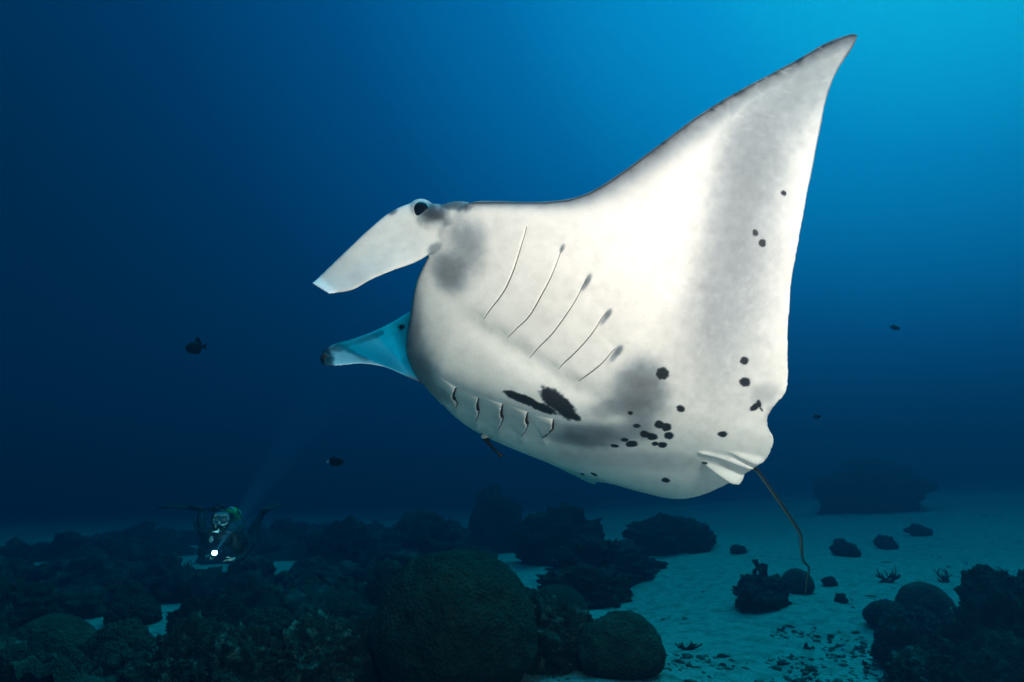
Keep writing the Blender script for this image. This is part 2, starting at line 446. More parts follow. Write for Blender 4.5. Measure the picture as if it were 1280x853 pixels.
    dg = bpy.context.evaluated_depsgraph_get()
    me = bpy.data.meshes.new_from_object(raw.evaluated_get(dg))
    bpy.data.objects.remove(raw)
    n = len(me.vertices)
    V = np.empty(n * 3); me.vertices.foreach_get('co', V); V = V.reshape(-1, 3)
    N = np.empty(n * 3); me.vertices.foreach_get('normal', N); N = N.reshape(-1, 3)
    px, py, dep = to_px(V)
    # s of each vertex and the belly direction there
    cp = np.stack([V[:, 0], -V[:, 1] * SP + (V[:, 2] - CAM_Z) * CP, V[:, 1] * CP + (V[:, 2] - CAM_Z) * SP], -1) - MO
    aa = cp @ MA; pp = cp @ MP; dd = cp[:, 2]
    ss = np.zeros(n)
    for i0 in range(0, n, 20000):
        j = slice(i0, i0 + 20000)
        D2 = (pp[j, None] - _PP[None, ::4]) ** 2 + (dd[j, None] - _DD[None, ::4]) ** 2
        ss[j] = _S[::4][D2.argmin(1)]
    tt = np.interp(ss, _S, _T)
    bd = -np.sin(tt)[:, None] * MP - np.cos(tt)[:, None] * MD
    bdw = np.stack([bd[:, 0], bd[:, 2] * CP - bd[:, 1] * SP, bd[:, 2] * SP + bd[:, 1] * CP], -1)
    vent = (N * bdw).sum(1)                                # >0 belly side, <0 back
    hh = (pp - np.interp(ss, _S, _PP)) * np.sin(tt) + (dd - np.interp(ss, _S, _DD)) * np.cos(tt)
    frontw = np.clip(-(N @ np.array(cam2world(MA) - cam2world([0, 0, 0]))) * 2.2, 0, 1)
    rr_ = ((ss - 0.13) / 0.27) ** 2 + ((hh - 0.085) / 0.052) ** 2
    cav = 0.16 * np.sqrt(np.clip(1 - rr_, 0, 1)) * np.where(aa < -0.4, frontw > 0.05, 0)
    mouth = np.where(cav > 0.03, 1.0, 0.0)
    V = V + cav[:, None] * (cam2world(MA) - cam2world([0, 0, 0]))[None]
    # ---- gill slits: each flap of skin stands a little proud in front of its slit
    UP = [[(657, 283), (655, 292), (648, 315), (640, 340), (628, 365), (612, 386), (604, 398)],
          [(701, 310), (697, 322), (688, 345), (676, 368), (661, 394), (645, 410), (634, 421)],
          [(732, 348), (727, 358), (717, 377), (703, 398), (688, 418), (672, 434), (661, 447)],
          [(757, 390), (751, 397), (744, 409), (732, 425), (716, 442), (703, 454), (697, 461)],
          [(768, 435), (762, 441), (754, 451), (744, 460), (732, 469), (722, 476)]]
    LO = [[(570, 484), (567, 489), (566, 495), (569, 500), (571, 504), (569, 509)],
          [(598, 497), (596, 503), (596, 509), (598, 513), (597, 519), (594, 526)],
          [(628, 505), (626, 511), (626, 518), (628, 522), (626, 529), (622, 537)],
          [(659, 515), (657, 521), (657, 526), (659, 530), (656, 538), (651, 545)],
          [(691, 524), (690, 529), (690, 533), (687, 539), (682, 544), (678, 547)]]
    disp = np.zeros(n)
    def poly_dist(pts):
        P = smooth_path(pts, 24)
        best = np.full(n, 1e9); sg = np.zeros(n)
        near = np.where((px > P[:, 0].min() - 60) & (px < P[:, 0].max() + 60) & (py > P[:, 1].min() - 60) & (py < P[:, 1].max() + 60) & (vent > 0))[0]
        b = np.full(len(near), 1e9); g = np.zeros(len(near)); uu = np.zeros(len(near))
        for i in range(len(P) - 1):
            e = P[i + 1] - P[i]; L = e @ e
            rx, ry = px[near] - P[i, 0], py[near] - P[i, 1]
            t = np.clip((rx * e[0] + ry * e[1]) / L, 0, 1)
            dx, dy = rx - t * e[0], ry - t * e[1]; dist = np.hypot(dx, dy)
            m_ = dist < b
            b[m_] = dist[m_]; g[m_] = np.sign(e[0] * ry - e[1] * rx)[m_]; uu[m_] = ((i + t) / (len(P) - 1))[m_]
        return near, b, g, uu
    for pts, h, wd in [(p_, 0.0042, 30) for p_ in UP] + [(p_, 0.013, 24) for p_ in LO]:
        near, b, g, uu = poly_dist(pts)
        taper = np.clip(np.minimum(uu, 1 - uu) * 6, 0, 1) ** 0.7
        front = g > 0                                       # side facing the head
        d_ = np.where(front, h * np.exp(-(b / (wd * 0.55)) ** 1.2), -0.25 * h * np.exp(-(b / 5) ** 2))
        disp[near] += d_ * taper
        endk = np.exp(-(((px[near] - pts[-1][0] - 3) ** 2 + (py[near] - pts[-1][1] - 5) ** 2) / 30.0)) * (h * 0.45)
        disp[near] += np.where(vent[near] > 0.2, endk, 0)
    V = V + N * disp[:, None]
    me.vertices.foreach_set('co', V.reshape(-1)); me.update()
    # ---- skin pigment
    nz = fbm(np.stack([px / 9, py / 9, 0 * px], -1), 3, 4); nz2 = fbm(np.stack([px / 40, py / 40, 0 * px], -1), 3, 8)
    nz3 = fbm(np.stack([px / 3.1, py / 3.1, 0 * px], -1), 2, 14)
    white = np.array([0.82, 0.80, 0.77]); dark = np.array([0.022, 0.026, 0.030])
    k = np.zeros(n)                                        # 0 white .. 1 dark
    def blot(x, y, rx, ry, ang, amt, soft=1.0, jit=0.25):
        c, s_ = math.cos(R(ang)), math.sin(R(ang))
        u = ((px - x) * c + (py - y) * s_) / rx; w_ = (-(px - x) * s_ + (py - y) * c) / ry
        r = np.hypot(u, w_) + jit * (nz if soft >= .3 else 0.5 * nz + 0.7 * nz3)
        f = 1 / (1 + np.exp(np.clip((r - 1) * (26 if soft < .3 else 4.2 / soft), -50, 50)))
        return f * amt
    spots = [(655, 499.5, 26, 5.5, 22), (678, 510, 20, 5.2, 20), (640, 492.5, 9, 2.6, 22), (692, 500, 20, 11, 40), (705, 510, 19, 11, 38), (716, 520, 11, 4.5, 28), (828, 467.5, 8.6, 8, 10), (851, 511, 6, 4.4, 8),
             (788, 516.5, 4, 3, 0), (796, 532.5, 5, 2.8, 0), (824, 531, 6.5, 5, 10), (833, 534.5, 6.5, 5, 0), (806, 543, 6.6, 4.4, 8), (815, 546, 7.4, 4.4, 0), (836, 544.5, 6, 4.6, 0),
             (781, 550, 5.2, 2.6, 5), (790, 555, 8, 4, 0), (768, 557.5, 5.4, 2.2, 6), (819, 555, 4.4, 2.6, 0), (828, 556.5, 6, 3.6, 5), (832, 600.5, 5.6, 3, 8), (742, 593, 5, 1.6, 25), (728, 593, 3, 1.4, 25),
             (930.5, 451, 6, 5.2, 0), (931, 477.5, 7, 5.8, 0), (979.5, 241.5, 4.2, 3.6, 20), (944, 291, 4, 5.2, -25), (953, 304, 5, 5.4, -30), (903, 543, 6, 3.6, 0),
             (944, 509, 7, 4, -35), (949, 505, 3, 5, -15), (951, 511, 1.4, 5, -40), (881, 579, 4, 1.4, 15)]
    k_sp = np.zeros(n)
    for x, y, rx, ry, an in spots:
        k_sp = np.maximum(k_sp, blot(x, y, rx, ry, an, 1.0, 0.2, 0.16))
    grey = np.zeros(n)
    for g_ in [(800, 490, 27, 24, 30, 1.05, 1.0), (806, 470, 16, 20, 0, .35, 1.2), (772, 508, 30, 10, -10, .42, 1), (738, 545, 30, 11, 5, .95, 1.0), (780, 540, 30, 9, 0, .38, 1), (800, 522, 16, 20, 0, .40, 1),
               (718, 550, 30, 6, 8, .35, 1), (582, 308, 15, 26, -20, .45, 1.2), (562, 340, 16, 20, -30, 1.05, 1.0), (594, 296, 13, 16, 0, .22, 1.2),
               (520, 440, 14, 36, -15, .42, 1.1), (522, 462, 20, 12, 40, .55, .9), (516, 400, 9, 45, 5, .28, 1.1), (545, 488, 20, 7, 30, .35, 1),
               (930, 225, 28, 95, 14, .44, 1.5), (962, 165, 36, 62, 32, .30, 1.6), (916, 330, 32, 95, 12, .34, 1.6), (905, 420, 40, 62, 0, .18, 1.7), (1008, 98, 50, 34, -42, .40, 1.4), (955, 290, 34, 100, 8, .14, 1.8),
               (773, 439, 3.2, 6, 35, 1.1, .8), (768, 445, 3, 7, 35, .5, 1), (760, 393, 2.6, 6, 32, 1.1, .8), (755, 400, 2.4, 6, 35, .5, 1), (735, 350, 2.6, 6, 25, 1.0, .8), (731, 357, 2.2, 6, 30, .5, 1), (702.5, 311, 2, 4.5, 25, .8, .9), (740, 605, 60, 6, 10, .12, 1),
               (800, 575, 90, 10, 3, .14, 1), (955, 493, 18, 12, -30, .14, .6), (965, 525, 8, 18, 0, .14, .6)]:
        grey = grey + blot(*g_[:6], g_[6], 0.07) * (0.97 + 0.07 * nz3)
    grey = 0.93 * (1 - np.exp(-grey * 1.30))
    # dark rims: the front margin of the near wing, widening to the tip, thin rear margin
    LEpx = np.array([(585, 251), (620, 250.5), (680, 251), (710, 248), (735, 240), (760, 226), (790, 205), (830, 175), (870, 145), (910, 120), (950, 98), (990, 77), (1030, 54), (1060, 42), (1072, 41)], float)
    TEpx = np.array([(1074, 44), (1066, 60), (1048, 88), (1036, 115), (1028, 150), (1018, 200), (1008, 250), (999, 300)], float)
    def dline(P):
        b = np.full(n, 1e9)
        for i in range(len(P) - 1):
            e = P[i + 1] - P[i]; L = e @ e; rx, ry = px - P[i, 0], py - P[i, 1]
            t = np.clip((rx * e[0] + ry * e[1]) / L, 0, 1)
            b = np.minimum(b, np.hypot(rx - t * e[0], ry - t * e[1]))
        return b
    near_w = (vent > -0.2) & (dep < 2.6)
    dl = dline(LEpx + np.array([1.0, 3.0])); wide = np.interp(px, [585, 700, 800, 900, 1000, 1075], [3.5, 6, 14, 18, 17, 12])
    rim = np.exp(-(dl / wide) ** 1.3) * np.interp(px, [585, 640, 800, 1000], [0.85, 0.75, 0.90, 0.93]) * (1 + 0.15 * nz)
    rim = np.maximum(rim, np.exp(-(dl / 3.4) ** 2) * 0.985)
    dt_ = dline(TEpx); rim = np.maximum(rim, np.exp(-(dt_ / np.interp(py, [40, 150, 300], [4.0, 2.2, 1.2])) ** 2) * np.interp(py, [40, 140, 300], [0.95, 0.8, 0.25]))
    k = np.maximum(grey, np.where(near_w, rim, 0))
    k = np.maximum(k, k_sp)
    # the back is black, the skin behind the eye blue-black, the inner tip of the far cephalic fin black
    back = 1 / (1 + np.exp((vent + 0.30) * 16)); head = (px < 600) & (py < 480)
    back = np.where(head, 1 / (1 + np.exp((vent + 0.62) * 12)), back)
    k = np.maximum(k, back)
    # dark band from the eye backwards along the head's side, and the tips of the cephalic fins
    eyeb = np.maximum(blot(541, 266, 17, 12, 30, .96, .8, .2), blot(568, 256, 26, 7, 4, .90, .7, .2)); eyeb = np.maximum(eyeb, blot(582, 257, 5, 7, 0, .9, .6, .2))
    eyeb = np.maximum(eyeb, blot(545, 272, 18, 8, 20, .55, 1, .2))
    eyeb = np.maximum(eyeb, blot(490, 264, 6, 4, -30, .8, .8, .2))
    lowf = (px < 480) & (py > 405)
    tipd = blot(405, 447, 13, 17, 10, 1.0, .4, .2)
    tipd = np.maximum(tipd, blot(425, 434, 22, 5, -12, .9, .6, .3)); tipd = np.maximum(tipd, blot(440, 440, 26, 3.4, 28, .85, .6, .4)); tipd = np.maximum(tipd, blot(455, 425, 28, 3.5, -22, .7, .8, .3))
    k = np.maximum(k, np.where(dep < 2.6, eyeb, 0)); k = np.maximum(k, np.where(lowf, tipd, 0))
    k = np.maximum(k, np.where(dep < 2.4, blot(543, 312, 9, 5, -35, .6, 1, .2), 0))
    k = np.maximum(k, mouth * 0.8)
    k = np.clip(k, 0, 1)
    # pale scratches on the wing
    rng = np.random.default_rng(5); scr = np.zeros(n)
    for x0, y0, ang, ln, cnt, sx, sy in ((985, 85, 25, 9, 26, 40, 22), (905, 425, 100, 8, 18, 30, 22), (940, 330, 110, 7, 8, 10, 26), (930, 150, 20, 8, 12, 40, 16), (960, 395, 140, 10, 9, 24, 20)):
        for _ in range(cnt):
            x = x0 + rng.normal() * sx; y = y0 + rng.normal() * sy; an = R(ang + rng.normal() * 14); L = ln * rng.uniform(.5, 1.5)
            c, s_ = math.cos(an), math.sin(an)
            m_ = (np.abs(px - x) < 20) & (np.abs(py - y) < 20)
            u = ((px[m_] - x) * c + (py[m_] - y) * s_) / L; w_ = (-(px[m_] - x) * s_ + (py[m_] - y) * c) / 1.1
            scr[m_] = np.maximum(scr[m_], np.clip(1.3 - np.hypot(u, w_), 0, 1) * rng.uniform(.1, .4))
    k = np.where(vent > 0.3, k * (1 - 0.7 * scr), k)
    base = white[None] * (1 - k[:, None]) + dark[None] * k[:, None]
    bl = np.array([0.15, 0.21, 0.265])[None]                # half-dark skin reads slate grey
    mid = (4 * k * (1 - k))[:, None] * 0.55; base = base * (1 - mid) + (bl * (1.5 - k[:, None])) * mid
    base = base * (1 + 0.05 * nz2[:, None] + 0.02 * nz[:, None])
    col = np.concatenate([np.clip(base, 0, 1), np.ones((n, 1))], 1).astype(np.float32)
    at = me.color_attributes.new('skin', 'FLOAT_COLOR', 'POINT'); at.data.foreach_set('color', col.reshape(-1))
    me.polygons.foreach_set('use_smooth', [True] * len(me.polygons)); me.update()
    me.name = 'body'
    body = obj('body', me, M['skin'], root)
    # ---- parts laid on the skin
    bvh = BVHTree.FromPolygons([tuple(v) for v in V], [tuple(p.vertices) for p in me.polygons])
    eye0 = Vector((0, 0, CAM_Z))
    def hit(x, y):
        loc, nr, _, _ = bvh.ray_cast(eye0, (W(x, y, 1) - eye0).normalized())
        return (loc, nr)
    for row, wmax in ((UP, 0.0027), (LO, 0.0085)):
        for pts in row:
            pts_ = smooth_path(pts, 26); P3, r3 = [], []
            for i, q_ in enumerate(pts_):
                loc, nr = hit(q_[0] + (1.3 if row is UP else 0.6), q_[1] + 0.6)
                if loc is None: continue
                u = i / 25
                wf = (0.35 + 0.65 * u) if row is UP else (1.0 if u < 0.55 else 0.45)
                P3.append(loc + nr * 0.0005); r3.append(max(0.0011, wmax * wf * math.sin(math.pi * min(max(u, .06), .94)) ** 0.5))
            MB().tube(P3, r3, 6).build('gill_slit', M['gill'], root)
    # eye
    loc, nr = hit(527, 262)
    e = MB().ell(loc + Vector(nr) * -0.010, (.031, .036, .018), camM @ Matrix.Rotation(R(15), 3, 'Z'), 24, 16).build('eye', M['eye'], root)
    loc, nr = hit(503, 409)
    if loc is not None:
        MB().ell(loc, (.016, .013, .014), camM, 16, 10).build('eye', M['eye'], root)
        MB().tube([loc + camM @ Vector((.02 * math.cos(t), .016 * math.sin(t), -.004)) for t in np.linspace(R(60), R(300), 12)], .004, 6).build('eyelid', M['lid'], root)
    # tail: whip, dark on top, pale on its side
    tp = smooth_path([(938, 582), (946, 588), (960, 607), (976, 630), (990, 651), (1000, 668), (1002, 688), (1004, 701), (1011, 710), (1009, 724), (1007, 744)], 60)
    td = np.linspace(2.44, 2.72, 60)
    P3 = [W(q_[0], q_[1], d) for q_, d in zip(tp, td)]
    rr = np.interp(np.linspace(0, 1, 60), [0, .12, .5, .8, 1], [.014, .0095, .007, .0045, .0028])
    tm = MB().tube(P3, rr, 12)
    me = mesh_from('tail', tm.v, tm.f)
    cen = np.repeat(np.array([tuple(p) for p in P3]), 12, 0); off = np.array(tm.v)[:720] - cen
    side = off @ np.array(camM @ Vector((-0.95, -0.30, -0.1))) / np.repeat(rr, 12)
    f = 1 / (1 + np.exp(-(side - 0.6) * 10)); colr = np.outer(1 - f, dark * np.array([.5, .8, 1.0])) + np.outer(f, white * 0.30 * np.array([.6, 1, 1]))
    at = me.color_attributes.new('skin', 'FLOAT_COLOR', 'POINT'); at.data.foreach_set('color', np.concatenate([colr, np.ones((720, 1))], 1).astype(np.float32).reshape(-1))
    obj('tail', me, M['tail'], root)
    return root, hit
manta, manta_hit = make_manta()

# ------------------------------------------------------------------ corals and rocks on the seabed
def ico(sub):
    bm = bmesh.new(); bmesh.ops.create_icosphere(bm, subdivisions=sub, radius=1)
    V = np.array([tuple(v.co) for v in bm.verts]); F = np.array([tuple(v.index for v in f.verts) for f in bm.faces])
    bm.free(); return V, F
ICO = {k: ico(k) for k in (2, 3, 4, 5, 6)}
def coral_shape(V, style, seed, r):
    """V: unit sphere; returns displaced unit shape"""
    sd = seed * 7.31
    q = V + sd
    if style == 'dome':
        f = 1 + 0.07 * fbm(q * 1.6, 3, seed) + 0.018 * fbm(q * 9, 3, seed + 3) + 0.010 * (0.5 - cells(q * 14, seed))
    elif style == 'brain':
        f = 1 + 0.04 * fbm(q * 1.3, 2, seed) + 0.012 * ridged(q * 9, 2, seed + 3)
    elif style == 'knob':
        f = 1 + 0.13 * fbm(q * 1.4, 3, seed) + 0.20 * (0.55 - cells(q * 2.6, seed)) + 0.09 * (0.5 - cells(q * 7, seed + 4)) + 0.04 * fbm(q * 15, 2, seed)
    elif style == 'rough':
        f = 1 + 0.30 * fbm(q * 1.5, 3, seed) + 0.17 * ridged(q * 3.4, 4, seed + 5) + 0.12 * (0.5 - cells(q * 7, seed + 2)) + 0.06 * fbm(q * 18, 2, seed)
    else:
        f = 1 + 0.15 * fbm(q * 2, 3, seed)
    return V * f[:, None]
def lump_mesh(name, c, r, style, seed, sub, squash=0.55, rotz=0.0):
    V, F = ICO[sub]
    D = coral_shape(V, style, seed, r)
    D = D.copy(); m_ = D[:, 2] < 0; D[m_, 2] *= squash
    cz, sz = math.cos(rotz), math.sin(rotz)
    X = D[:, 0] * cz - D[:, 1] * sz; Y = D[:, 0] * sz + D[:, 1] * cz
    P = np.stack([X * r[0], Y * r[1], D[:, 2] * r[2]], -1)
    return mesh_from(name, P, F), Vector(c)
def lump(name, x0, x1, ytop, ybase, style, mt, seed, label=None, cat='coral', group=None, sub=5, deep=0.9, squash=0.5, back=0.55, lift=0.0, parent=None):
    """a coral head that covers picture columns x0..x1, from its crest at ytop down to where it meets the sand at ybase"""
    xc = (x0 + x1) / 2
    g, t = G(xc, ybase)
    t = t + 0.0
    rx = (x1 - x0) / 2 / FPX * t
    t2 = t + rx * deep * back
    rx = (x1 - x0) / 2 / FPX * t2
    base = W(xc, ybase, t2)
    gx = W(xc, ytop, t2); gy = gx.y
    z0 = gz1(gx.x, gy)
    hgt = gx.z - z0
    c = (gx.x, gy, z0 + hgt * 0.32 + lift)
    me, cc = lump_mesh(name, c, (rx, rx * deep, hgt * 0.68 - lift), style, seed, sub, squash=max(squash, 0.75))
    o = obj(name, me, M[mt], parent)
    o.location = cc
    if parent is not None: o.matrix_parent_inverse = Matrix.Identity(4); o.location = cc - parent.location
    if label: tag(o, label, cat, group)
    return o
lump('boulder_coral', 476, 668, 685, 850, 'dome', 'coral_dark', 3, 'large dark dome-shaped boulder coral, tallest on the seabed', sub=6, deep=1.0)
lump('lumpy_coral', 460, 512, 703, 772, 'knob', 'coral_dark', 9, 'dark knobbly coral head pressed against the flank of the large dome', sub=6)
lump('boulder_coral', 722, 826, 765, 842, 'dome', 'coral_olive', 5, 'rounded olive boulder coral on sand beside the large dome coral', sub=6)
lump('boulder_coral', 655, 733, 732, 778, 'brain', 'coral_dark', 7, 'low dark smooth dome coral next to the olive boulder coral', sub=6)
lump('reef_rock', 640, 740, 758, 832, 'rough', 'coral_pale', 12, 'pale encrusted rock between large dome coral and olive boulder', cat='rock', sub=6)
lump('reef_rock', 686, 772, 714, 756, 'rough', 'coral_rough', 14, 'rough low reef rock at the sand edge beside the dome corals', cat='rock', sub=6)
lump('reef_rock', 700, 812, 682, 726, 'rough', 'coral_rough', 15, 'long flat reef ledge reaching out onto the open sand', cat='rock', sub=6)
lump('lumpy_coral', 655, 742, 640, 702, 'rough', 'coral_dark', 16, 'tall dim coral head in the haze beyond the flat reef ledge', sub=5)
lump('lumpy_coral', 588, 645, 618, 690, 'rough', 'coral_dark', 17, 'narrow hazy coral pinnacle beyond the large dome coral', sub=5)
lump('lumpy_coral', 478, 570, 652, 714, 'rough', 'coral_dark', 18, 'wide dim coral head in the haze beside the narrow pinnacle', sub=5)
lump('lumpy_coral', 395, 470, 664, 722, 'rough', 'coral_rough', 19, 'ragged dim reef head in the haze next to the diver', sub=5)
lump('lumpy_coral', 795, 884, 652, 690, 'rough', 'coral_rough', 20, 'broad hazy coral mound under the tail end of the manta', sub=5)
lump('coral_mound', 1028, 1132, 588, 640, 'rough', 'coral_dark', 21, 'large faint coral mound far off on the upper sand slope', sub=5)
# small stones out on the sand
for k, (x0, x1, y0, y1, lb) in enumerate([(1040, 1069, 677, 695, 'small flat stone on open sand beside the manta tail tip'), (1096, 1117, 671, 686, 'small rounded stone on the open sand slope'),
        (1136, 1159, 657, 670, 'small far stone highest on the open sand slope'), (914, 931, 682, 692, 'small dim stone on sand below the manta tail root'),
        (1028, 1044, 722, 732, 'little stone on sand touching close to the round tail-tip coral'), (1044, 1057, 744, 753, 'little dark stone on bare sand below the tail-tip coral'),
        ]):
    lump('stone', x0, x1, y0, y1, 'rough', 'coral_rough', 40 + k, lb, cat='stone', sub=4)
# coral under the tail tip
lump('lumpy_coral', 976, 1013, 711, 741, 'brain', 'coral_olive', 24, 'round smooth coral ball on sand under the manta tail tip', sub=5, deep=1.0)
b = lump('reef_rock', 918, 976, 726, 759, 'rough', 'coral_dark', 25, 'dark rock with stubby antler coral beside round tail-tip coral', cat='rock', sub=5)
def branches(mb, p, d, L, r, depth, rng, spread=0.7):
    d = Vector(d).normalized(); pts = [Vector(p)]
    for i in range(3):
        d = (d + Vector((rng.uniform(-.25, .25), rng.uniform(-.25, .25), rng.uniform(-.1, .2)))).normalized(); pts.append(pts[-1] + d * L / 3)
    mb.tube(pts, [r, r * .92, r * .85, r * .7], 7)
    mb.ell(pts[-1], (r * .95, r * .95, r * .95), None, 7, 5)
    if depth > 0:
        for _ in range(rng.choice([2, 2, 3])):
            nd = d + Vector((rng.uniform(-1, 1), rng.uniform(-1, 1), rng.uniform(-.3, .8))) * spread
            branches(mb, pts[rng.choice([2, 3])], nd, L * rng.uniform(.6, .85), r * .8, depth - 1, rng, spread)
rng = random.Random(4)
mb = MB(); c0 = W(952, 732, 0) ; gpt, gt = G(950, 757)
for dx, dy, ln in ((0.04, 712, .15), (-0.10, 726, .13), (0.13, 726, .13), (-0.2, 726, .10)):
    branches(mb, W(952 + dx * 60, 736, gt + .15), (dx * 2, 0, 1), ln, 0.036, 2, rng)
an = mb.build('antler_coral', M['coral_dark'])
tag(an, 'stubby branched antler coral growing on the dark rock under the tail', 'coral')
# ball coral and its rocks, lower right
lump('boulder_coral', 1121, 1183, 727, 782, 'brain', 'coral_olive', 26, 'round ball-shaped coral with grooved sheen above crumbly rubble', sub=6, deep=1.0)
lump('lumpy_coral', 1080, 1134, 750, 786, 'dome', 'coral_dark', 27, 'dark smooth coral lump leaning on the ball-shaped coral', sub=6)
lump('reef_rock', 1112, 1172, 762, 808, 'rough', 'coral_pale', 28, 'pale crumbly rock under the ball-shaped coral', cat='rock', sub=6)
lump('reef_rock', 1092, 1150, 786, 836, 'rough', 'coral_rough', 29, 'dark crumbly rock below the ball-shaped coral on sand', cat='rock', sub=6)
lump('reef_rock', 1150, 1218, 782, 826, 'rough', 'coral_rough', 30, 'dark rubble rock between ball coral and the black reef wall', cat='rock', sub=6)
lump('reef_rock', 1182, 1222, 764, 800, 'rough', 'coral_pale', 31, 'pale small rock at the foot of the black reef wall', cat='rock', sub=5)
lump('reef_rock', 1116, 1196, 822, 880, 'rough', 'coral_pale', 32, 'pale encrusted rubble heap at the foot of ball-shaped coral', cat='rock', sub=6)
lump('reef_wall', 1214, 1330, 742, 850, 'rough', 'coral_dark', 33, 'tall black reef wall rising beside the ball-shaped coral', cat='rock', sub=6)
lump('reef_rock', 1196, 1292, 790, 900, 'knob', 'coral_rough', 34, 'knobbly dark rock lying against the black reef wall', cat='rock', sub=6)
mb = MB()
for k in range(9):
    p = W(1222 + k * 7.5, 762 - 2.6 * k + rng.uniform(-4, 4), 7.0)
    branches(mb, p, (rng.uniform(-.6, .4), 0, 1), rng.uniform(.06, .14), .018, 2, rng, .9)
tag(mb.build('branching_coral', M['coral_dark']), 'spiky branching coral along the crest of the black reef wall', 'coral')
# twiggy dead coral on the sand
def twigs(px, py, w, n, label, seed):
    rng = random.Random(seed); g, t = G(px, py); mb = MB()
    mb.ell(g, (w * .5, w * .35, .02), None, 12, 8)
    for k in range(n):
        p = Vector((g.x + rng.uniform(-w, w) * .4, g.y + rng.uniform(-w, w) * .25, g.z + .004))
        branches(mb, p, (rng.uniform(-1, 1), rng.uniform(-.5, .5), rng.uniform(.1, .45)), w * rng.uniform(.35, .8), .011, 1, rng, 1.0)
    tag(mb.build('twig_coral', M['coral_rough']), label, 'coral')
twigs(1108, 728, .22, 11, 'wide twiggy coral tangle on sand near the ball-shaped coral', 1)
twigs(1180, 728, .16, 8, 'small twiggy coral between ball-shaped coral and black reef wall', 2)
twigs(860, 812, .10, 6, 'twiggy coral sprig on the sand beside the olive boulder', 3)
twigs(1008, 812, .05, 4, 'lone twiggy coral sprig on bare sand below tail-tip coral', 5)
twigs(1080, 832, .04, 3, 'upright coral stub on sand beside the pale rubble heap', 6)
# left foreground heads
for a in [('lumpy_coral', 20, 120, 770, 835, 'dome', 'coral_olive', 60, 'broad low mossy coral dome on the dim reef'),
          ('lumpy_coral', 112, 196, 776, 846, 'knob', 'coral_olive', 61, 'knobbly olive coral next to the broad mossy dome'),
          ('reef_rock', 186, 272, 790, 872, 'rough', 'coral_pale', 62, 'crumbly pale-flecked rock beside the knobbly olive coral'),
          ('reef_rock', 262, 356, 800, 880, 'rough', 'coral_pale', 63, 'pale encrusted rock next to the bright encrusted coral heap'),
          ('lumpy_coral', 338, 440, 786, 866, 'rough', 'coral_pale', 64, 'bright encrusted coral heap near the large dome coral'),
          ('lumpy_coral', 418, 486, 768, 850, 'knob', 'coral_rough', 65, 'knobbly rock tucked at the foot of the large dome coral'),
          ('lumpy_coral', 404, 458, 740, 784, 'dome', 'coral_dark', 66, 'small dark coral hump near the large dome coral'),
          ('lumpy_coral', 140, 200, 748, 782, 'knob', 'coral_dark', 67, 'dark coral hump beside a small sand pocket in the reef'),
          ('lumpy_coral', 225, 300, 752, 800, 'rough', 'coral_dark', 68, 'dark ragged coral below the diver'),
          ('lumpy_coral', 300, 372, 760, 812, 'knob', 'coral_dark', 69, 'dark lumpy coral between diver and bright encrusted heap'),
          ('lumpy_coral', -20, 60, 735, 790, 'rough', 'coral_dark', 70, 'dark ragged coral at the outer end of the dim reef'),
          ('reef_rock', -30, 60, 815, 880, 'rough', 'coral_pale', 71, 'pale-flecked rock at the foot of the broad mossy dome', )]:
    lump(*a[:8], a[8], cat='rock' if 'rock' in a[0] else 'coral', sub=6)
# whip coral
g, t = G(545, 870)
wp = smooth_path([(500, 808), (516, 806), (530, 814), (541, 830), (552, 846), (562, 866)], 30)
mb = MB().tube([W(x, y, 4.75 - .0 * i) for i, (x, y) in enumerate(wp)], np.linspace(.006, .011, 30), 8)
tag(mb.build('whip_coral', M['whip']), 'thin pale curved whip coral at the foot of the large dome', 'coral')
